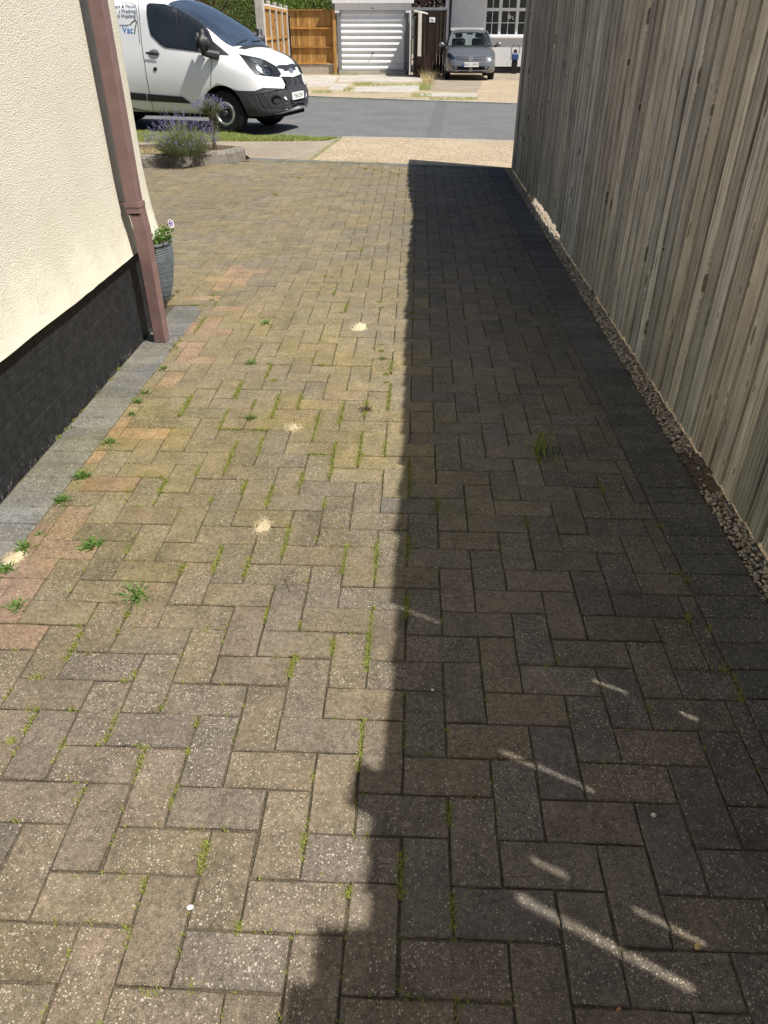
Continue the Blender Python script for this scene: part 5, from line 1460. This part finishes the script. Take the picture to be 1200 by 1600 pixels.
b = MB(); px_ = gx(638.4); b.tube([(px_, GY - .02, 0), (px_, GY - .02, gz(22))], .04, 8); b.build('downpipe', M['greytrim'], gar)

# ------------------------------------------------------------------ golden timber fence panel beside the garage
FY = 33.15
tf = thing('timber_panel', (gx(490, FY), FY, 0), 'golden brown timber fence panel on a concrete gravel board left of the garage', 'fence panel')
xa_, xb_ = gx(440, FY), gx(521, FY)
r = random.Random(12)
zt_, zb_ = gz(17, FY), gz(100.5, FY)
y_ = xa_; 
while y_ < xb_ - .02:
    w_ = r.uniform(.095, .115); b = MB(); x2 = min(y_ + w_, xb_); b.add([(y_, FY + .014, zb_), (x2, FY + .022, zb_), (x2, FY + .03, zb_), (y_, FY + .03, zb_), (y_, FY + .014, zt_), (x2, FY + .022, zt_), (x2, FY + .03, zt_), (y_, FY + .03, zt_)], [(0, 1, 5, 4), (1, 2, 6, 5), (2, 3, 7, 6), (3, 0, 4, 7), (4, 5, 6, 7), (3, 2, 1, 0)]); b.build('board', M['gold'], tf); y_ = x2 + .002
for py in (15.2, 44, 73.5, 99):
    b = MB(); b.box(xa_, xb_, FY - .05, FY + .012, gz(py + 1.2, FY), gz(py - 1.1, FY)); b.build('rail', M['gold'], tf)
b = MB(); b.box(xa_ - .3, xb_ + .02, FY - .02, FY + .03, -.05, gz(101, FY)); b.build('gravel_board', M['gravelboard'], tf)
b = MB(); b.bbox(gx(520.8, FY), gx(525.6, FY), FY - .14, FY + .02, -.05, gz(14, FY), .01); b.build('post', M['gold'], tf)
b = MB(); b.bbox(gx(449.5, FY), gx(455, FY), FY - .20, FY - .06, -.05, gz(25, FY), .01); b.build('dark_post', M['ink'], tf)
# stepped side fence running towards the road
sf = thing('side_fence', (-4.6, 28, 0), 'stepped golden timber panels between white concrete posts behind the van', 'fence')
ps = [(407, 25.0), (420.5, 26.9), (430.5, 28.8), (439.5, 30.7), (447.5, 32.7)]
posts = [Vector((atY(px, 30, Y).x, Y, 0)) for px, Y in ps]
for i, p in enumerate(posts):
    big = .12 if i == 0 else .055
    b = MB(); b.bbox(p.x - big, p.x + big, p.y - big, p.y + big, -.05, (2.55 if i == 0 else 2.20), .012); b.build('concrete_post', M['slab'], sf)
for i in range(4):
    a, c = posts[i], posts[i + 1]; d = (c - a).normalized(); n_ = Vector((d.y, -d.x, 0)); L = (c - a).length; a = a + d * (.16 if i == 0 else .08); L -= .2
    k = 0.0
    while k < L:
        w_ = min(.11, L - k); p = a + d * k; q = a + d * (k + w_ - .003); b = MB()
        b.add([p + n_ * .012 + Vector((0, 0, .25)), q + n_ * .004 + Vector((0, 0, .25)), q - n_ * .008 + Vector((0, 0, .25)), p - n_ * .008 + Vector((0, 0, .25)), p + n_ * .012 + Vector((0, 0, 2.05)), q + n_ * .004 + Vector((0, 0, 2.05)), q - n_ * .008 + Vector((0, 0, 2.05)), p - n_ * .008 + Vector((0, 0, 2.05))], [(0, 1, 5, 4), (1, 2, 6, 5), (2, 3, 7, 6), (3, 0, 4, 7), (4, 5, 6, 7), (3, 2, 1, 0)]); b.build('board', M['gold'], sf); k += .11
    for z_ in (.4, 1.2, 1.98):
        b = MB(); e = a + d * L; b.add([a + n_ * o_ + Vector((0, 0, z_ + q_)) for o_ in (.014, .055) for q_ in (0, .07)] + [e + n_ * o_ + Vector((0, 0, z_ + q_)) for o_ in (.014, .055) for q_ in (0, .07)], [(0, 1, 3, 2), (4, 6, 7, 5), (0, 4, 5, 1), (2, 3, 7, 6), (1, 5, 7, 3), (0, 2, 6, 4)]); b.build('rail', M['gold'], sf)
    b = MB(); e = a + d * L; b.add([a + n_ * o_ + Vector((0, 0, q_)) for o_ in (-.02, .02) for q_ in (-.05, .245)] + [e + n_ * o_ + Vector((0, 0, q_)) for o_ in (-.02, .02) for q_ in (-.05, .245)], [(0, 1, 3, 2), (4, 6, 7, 5), (0, 4, 5, 1), (2, 3, 7, 6), (1, 5, 7, 3), (0, 2, 6, 4)]); b.build('gravel_board', M['gravelboard'], sf)
    b = MB(); m_ = a + d * L * .5; b.add([m_ + d * u_ + n_ * o_ + Vector((0, 0, q_)) for u_ in (-L * .5, L * .5) for o_ in (-.03, .06) for q_ in (2.052, 2.10)], [(0, 1, 3, 2), (4, 6, 7, 5), (0, 4, 5, 1), (2, 3, 7, 6), (1, 5, 7, 3), (0, 2, 6, 4)]); b.build('capping', M['offwhite'], sf)

# ------------------------------------------------------------------ dark gate, leaning side trellis, sign, block
ga = thing('side_gate', (gx(676, 32.2), 32.2, 0), 'dark brown plank gate with a small white sign beside the grey car', 'gate')
DY = 32.2; xa_, xb_ = gx(658.5, DY), gx(693, DY); n_ = 7
for k in range(n_):
    u0, u1 = xa_ + (xb_ - xa_) * k / n_, xa_ + (xb_ - xa_) * (k + 1) / n_; b = MB(); b.bbox(u0 + .003, u1 - .003, DY, DY + .03, .05, gz(19 + (k % 2) * .3, DY), .004); b.build('board', M['darkwood'], ga)
b = MB(); b.bbox(xb_ + .01, xb_ + .09, DY - .03, DY + .07, -.03, gz(15, DY), .006); b.build('post', M['darkwood'], ga)
b = MB(); b.box(gx(641, DY), gx(699, DY), DY + .05, DY + .2, gz(16, DY), gz(11.5, DY)); b.build('lintel', M['greytrim'], ga)
b = MB(); b.box(gx(656, DY), gx(694, DY), DY + .035, DY + .09, gz(19.3, DY), gz(16, DY)); b.build('header', M['darkwood'], ga)
sg = MB(); sg.bbox(gx(670, DY), gx(679, DY), DY - .012, DY - .002, gz(35, DY), gz(27, DY), .002); sgo = sg.build('sign', M['plate'], ga)
b = MB(); b.tube([(gx(672.5, DY), DY - .013, gz(29.5, DY)), (gx(676.5, DY), DY - .013, gz(32, DY)), (gx(673.5, DY), DY - .013, gz(33, DY))], .008, 4); b.build('sign_mark', M['greyink'], sgo)
PY = 31.0
wp_ = thing('white_post', (gx(655.5, PY), PY, 0), 'flaking white gate post with dark brown foot in front of the gate', 'post')
b = MB(); b.bbox(gx(652.8, PY), gx(658.2, PY), PY - .06, PY + .06, gz(88, PY), gz(20, PY), .008); b.build('upper_post', M['offwhite'], wp_)
b = MB(); b.bbox(gx(652, PY), gx(659, PY), PY - .08, PY + .08, -.03, gz(88.2, PY), .01); b.build('lower_post', M['darkwood'], wp_)
b = MB(); b.tube([(gx(646, PY), PY, gz(17.5, PY)), (gx(657, PY), PY - .02, gz(19, PY)), (gx(667, PY), PY + .2, gz(21.5, PY))], [.03, .03, .025], 6); b.build('top_bar', M['offwhite'], wp_)
st_ = thing('gate_stump', (gx(664, 30.8), 30.8, 0), 'short dark brown broken boards at the foot of the white post', 'stump')
for k, (px, t_y) in enumerate([(661.5, 87), (664.5, 85), (667.5, 86), (670, 91)]):
    b = MB(); b.bbox(gx(px - 1.4, 30.8), gx(px + 1.3, 30.8), 30.8, 30.83, -.03, gz(t_y, 30.8), .004); b.build('board', M['darkwood'], st_)
tr = thing('side_trellis', (-.15, 32, 0), 'dark side fence of slats and thin metal poles between garage and gate', 'fence')
pa, pb = Vector((-.20, 32.9, 0)), Vector((-.02, 31.1, 0)); d = (pb - pa).normalized(); L = (pb - pa).length
k = 0
while k * .13 < L:
    p = pa + d * (k * .13); b = MB(); b.bbox(p.x - .012, p.x + .012, p.y - .058, p.y + .058, -.03, 1.98, .003); b.build('slat', M['darkwood'], tr); k += 1
for z_ in (.5, 1.2, 1.85):
    b = MB(); b.tube([pa + Vector((-.03, 0, z_)), pb + Vector((-.03, 0, z_))], .03, 5); b.build('rail', M['darkwood'], tr)
for px in (643.2, 647.2):
    b = MB(); q = Vector((gx(px, 31.4), 31.4, 0)); b.tube([q + Vector((0, 0, -.03)), q + Vector((0, 0, 1.85))], .018, 6); b.build('pole', M['greytrim'], tr)
bl = MB(); bl.bbox(gx(670.5, 31.2), gx(690, 31.2), 31.2, 31.6, -.03, gz(113, 31.2), .01)
tag(bl.build('concrete_block', M['kerb'], loc=(gx(680, 31.2), 31.4, 0)), 'low grey concrete block at the foot of the dark gate', 'block')

# ------------------------------------------------------------------ white house behind the car
HY = 34.2
wh = thing('white_house', (gx(760, HY), HY, 0), 'white rendered house with black base and white casement window', 'house')
hx0 = gx(695.5, HY)
wx0, wx1, wz0, wz1 = gx(754.5, HY), gx(840, HY), gz(56.5, HY), gz(-6, HY)
b = MB()   # wall with a real window opening
b.box(hx0, wx0, HY, HY + .3, .22, 2.75); b.box(wx1, wx1 + 4, HY, HY + .3, .22, 2.75); b.box(wx0, wx1, HY, HY + .3, .22, wz0); b.box(wx0, wx1, HY, HY + .3, wz1, 2.75)
b.box(hx0, hx0 + .3, HY + .3, HY + 7, .22, 2.75); b.build('wall', M['whitewall'], wh)
b = MB(); b.box(hx0 + .01, wx1 + 4, HY + .02, HY + .28, -.05, .22); b.build('plinth', M['ink'], wh)
b = MB(); b.box(hx0 - .3, wx1 + 4.3, HY - .33, HY + 7.3, 2.75, 2.87); b.build('eaves', M['upvc'], wh)
b = MB(); b.add([(hx0 - .35, HY - .4, 2.872), (wx1 + 4.4, HY - .4, 2.872), (wx1 + 4.4, HY + 7.4, 2.872), (hx0 - .35, HY + 7.4, 2.872), (hx0 + 2, HY + 3.5, 5.2), (wx1 + 3, HY + 3.5, 5.2)], [(0, 1, 5, 4), (1, 2, 5), (2, 3, 4, 5), (3, 0, 4), (3, 2, 1, 0)]); b.build('roof', M['roof'], wh)
b = MB(); q = gx(702, HY); b.tube([(q, HY - .06, .25), (q, HY - .06, 2.7)], .04, 8); b.build('downpipe', M['ink'], wh)
b = MB(); b.box(hx0 - .02, gx(700, HY), HY - .02, HY - .003, .22, 2.74); b.build('corner_strip', M['upvc'], wh)
b = MB(); b.box(wx0 - .06, wx1 + .06, HY - .09, HY + .2, wz0 - .06, wz0 - .003); b.build('sill', M['upvc'], wh)
wo = MB(); T = .06
wo.box(wx0, wx1, HY + .04, HY + .10, wz0, wz0 + T); wo.box(wx0, wx1, HY + .04, HY + .10, wz1 - T, wz1)
for px in (754.5, 778, 804.5, 837): wo.box(gx(px, HY), gx(px, HY) + .085, HY + .042, HY + .102, wz0 + T, wz1 - T)
win = wo.build('window', M['upvc'], wh)
midz = gz(15, HY)
for (pa_, pb_, bars) in ((758, 776.5, 1), (781, 803, 1), (808, 836, 1)):
    xa_, xb_ = gx(pa_, HY) - .002, gx(pb_, HY) + .002
    b = MB(); b.box(xa_, xb_, HY + .03, HY + .09, midz - .05, midz + .05); b.build('transom', M['upvc'], win)
    for (z0_, z1_, hb) in ((wz0 + T, midz - .05, True), (midz + .05, wz1 - T, False)):
        b = MB(); b.box(xa_, xb_, HY + .068, HY + .074, z0_, z1_); b.build('pane', M['winglass'], win)
        b = MB(); b.box((xa_ + xb_) / 2 - .012, (xa_ + xb_) / 2 + .012, HY + .056, HY + .066, z0_, z1_)
        if hb: b.box(xa_, xb_, HY + .0555, HY + .0665, (z0_ + z1_) / 2 - .012, (z0_ + z1_) / 2 + .012)
        b.build('glazing_bar', M['upvc'], win)
b = MB(); q = Vector((gx(795.5, HY), HY + .05, gz(28, HY))); r = random.Random(4)
for k in range(9): leafq(b, q + Vector((r.gauss(0, .06), 0, r.gauss(0, .045))), (r.gauss(0, .3), -1, r.gauss(0, .3)), .07, .05, r)
b.build('window_ornament', M['plate'], win)
hr = thing('hose_reel', (gx(806, 33.8), 33.8, 0), 'blue hose reel on a stand against the white house by the fence', 'hose reel')
q = Vector((gx(807, 33.8), 33.8, gz(80, 33.8)))
b = MB(); b.tube([q + Vector((.17 * cos(t), 0, .17 * sin(t) + .05)) for t in [2 * pi * k / 16 for k in range(17)]], .012, 5); b.build('hose_loop', M['ink'], hr)
b = MB(); b.tube([q + Vector((0, -.06, 0)), q + Vector((0, .06, 0))], .07, 10); b.build('drum', M['darksteel'], hr)
b = MB(); b.bbox(q.x - .12, q.x + .14, 33.7, 33.95, .45, .66, .03); b.build('body', M['blueplastic'], hr)
b = MB(); b.bbox(q.x - .1, q.x + .12, 33.74, 33.92, -.012, .45, .02); b.tube([q + Vector((-.16, 0, .05)), Vector((q.x - .16, 33.8, .45))], .01, 5); b.build('stand', M['ink'], hr)

# ------------------------------------------------------------------ hedge, trees behind, far weeds
def foliage(name, label, cat, c, rad, n, size, mat, trunk=None, seed=1, box=False, sub=7):
    r = random.Random(seed); t = thing(name, (c[0], c[1], 0), label, cat); b = MB(); c = Vector(c)
    cl = []
    for k in range(sub * 6):
        d = Vector((r.uniform(-1, 1), r.uniform(-1, 1), r.uniform(-1, 1)))
        if not box and d.length > 1: d = d / d.length * r.uniform(.6, 1)
        cl.append(Vector((c.x + d.x * rad[0], c.y + d.y * rad[1], c.z + d.z * rad[2])))
    for k in range(n):
        q = r.choice(cl); s = min(rad) * .30; p = q + Vector((r.gauss(0, s), r.gauss(0, s), r.gauss(0, s)))
        leafq(b, p, rdir(r, .5), size * r.uniform(.6, 1.3), size * .6 * r.uniform(.6, 1.2), r)
    b.build('crown', M[mat], t)
    b = MB()
    for k in range(4): a = k * 1.6; b.tube([(c.x + .05 * cos(a), c.y + .05 * sin(a), -.1), (c.x + rad[0] * .2 * cos(a), c.y + rad[1] * .2 * sin(a), c.z), (c.x + rad[0] * .5 * cos(a), c.y + rad[1] * .4 * sin(a), c.z + rad[2] * .5)], [.07, .05, .02], 6)
    b.build('trunk', M['bark'], t)
    return t
foliage('hedge', 'dense dark green hedge behind the roof of the white van', 'hedge', (-6.9, 27.3, 1.5), (1.9, .8, 1.6), 15000, .07, 'hedge', seed=3, box=True, sub=16)
foliage('garden_shrub', 'bright green shrub showing above the golden fence panel', 'shrub', (-4.3, 35.6, 2.3), (1.4, .9, 1.0), 9000, .09, 'bright', seed=5, sub=10)
foliage('garden_tree', 'tree with bright leaves behind the stepped side fence', 'tree', (-6.9, 37.5, 2.6), (1.8, 1.4, 1.5), 9000, .11, 'bright', seed=6, sub=10)
foliage('copper_tree', 'dark red leaved tree above the brown gate', 'tree', (.5, 36.0, 2.9), (1.0, 1.0, 1.1), 9000, .09, 'redleaf', seed=7, sub=12)
bw_ = thing('brick_outhouse', (-7.6, 40, 0), 'dull brown brick outhouse far behind the stepped fence', 'outhouse')
b = MB(); b.box(-10.5, -4.6, 40, 44, -.1, 2.9); b.build('wall', M['roof'], bw_)
b = MB(); b.add([(-10.7, 39.8, 2.902), (-4.4, 39.8, 2.902), (-4.4, 44.2, 2.902), (-10.7, 44.2, 2.902), (-7.5, 42, 4.4)], [(0, 1, 4), (1, 2, 4), (2, 3, 4), (3, 0, 4), (3, 2, 1, 0)]); b.build('roof', M['greytrim'], bw_)
r = random.Random(55)
fw_, fd = MB(), MB()
def farweed(poly_px, n, h, b):
    for k in range(n):
        u_, v_ = r.random(), r.random(); (xa, ya), (xb, yb) = poly_px
        q = G(470 + (xa + (xb - xa) * u_) / 3.43, 100 + (ya + (yb - ya) * v_) / 3.43)
        blade(b, (q.x, q.y, -.012), (r.gauss(0, .5), r.gauss(0, .5), 1), h * r.uniform(.4, 1.2), .012, .3, r, 2)
for pl, n, h in [(((160, 50), (310, 62)), 420, .12), (((280, 100), (380, 116)), 300, .12), (((380, 104), (640, 120)), 650, .08), (((60, 140), (165, 156)), 260, .07), (((228, 126), (290, 148)), 300, .06), (((590, 156), (700, 178)), 420, .06), (((690, 178), (950, 192)), 520, .06), (((300, 180), (560, 188)), 200, .04), (((20, 178), (300, 186)), 200, .04), (((330, 148), (420, 154)), 120, .05), (((635, 112), (695, 140)), 380, .14)]: farweed(pl, n, h, fw_)
tag(fw_.build('pavement_weeds', M['grass']), 'low grass and weeds in the cracks of the far pavement', 'weeds', kind='stuff')
gt = thing('tall_grass_clump', tuple(G(669, 131)), 'tall straw coloured grass clump at the foot of the dark gate', 'grass')
farweed(((652, 92), (708, 120)), 260, .55, fd); fd.build('blades', M['drygrass'], gt)
r = random.Random(56); pe = MB()
for k in range(700):
    u_ = r.random(); q = G(410 + 180 * u_, 251 + r.gauss(0, 2.2)); blade(pe, (q.x, q.y, -.006), (r.gauss(0, .7), r.gauss(0, .7), 1), r.uniform(.01, .03), .006, .3, r, 1)
for k in range(500):
    u_ = r.random(); a, c = G(485, 250), G(535, 214); q = a.lerp(c, u_); blade(pe, (q.x + r.gauss(0, .03), q.y, -.006), (r.gauss(0, .7), r.gauss(0, .7), 1), r.uniform(.015, .05), .006, .3, r, 1)
tag(pe.build('path_edge_weeds', M['grass']), 'sparse weeds along the path edges at the end of the driveway', 'weeds', kind='stuff')
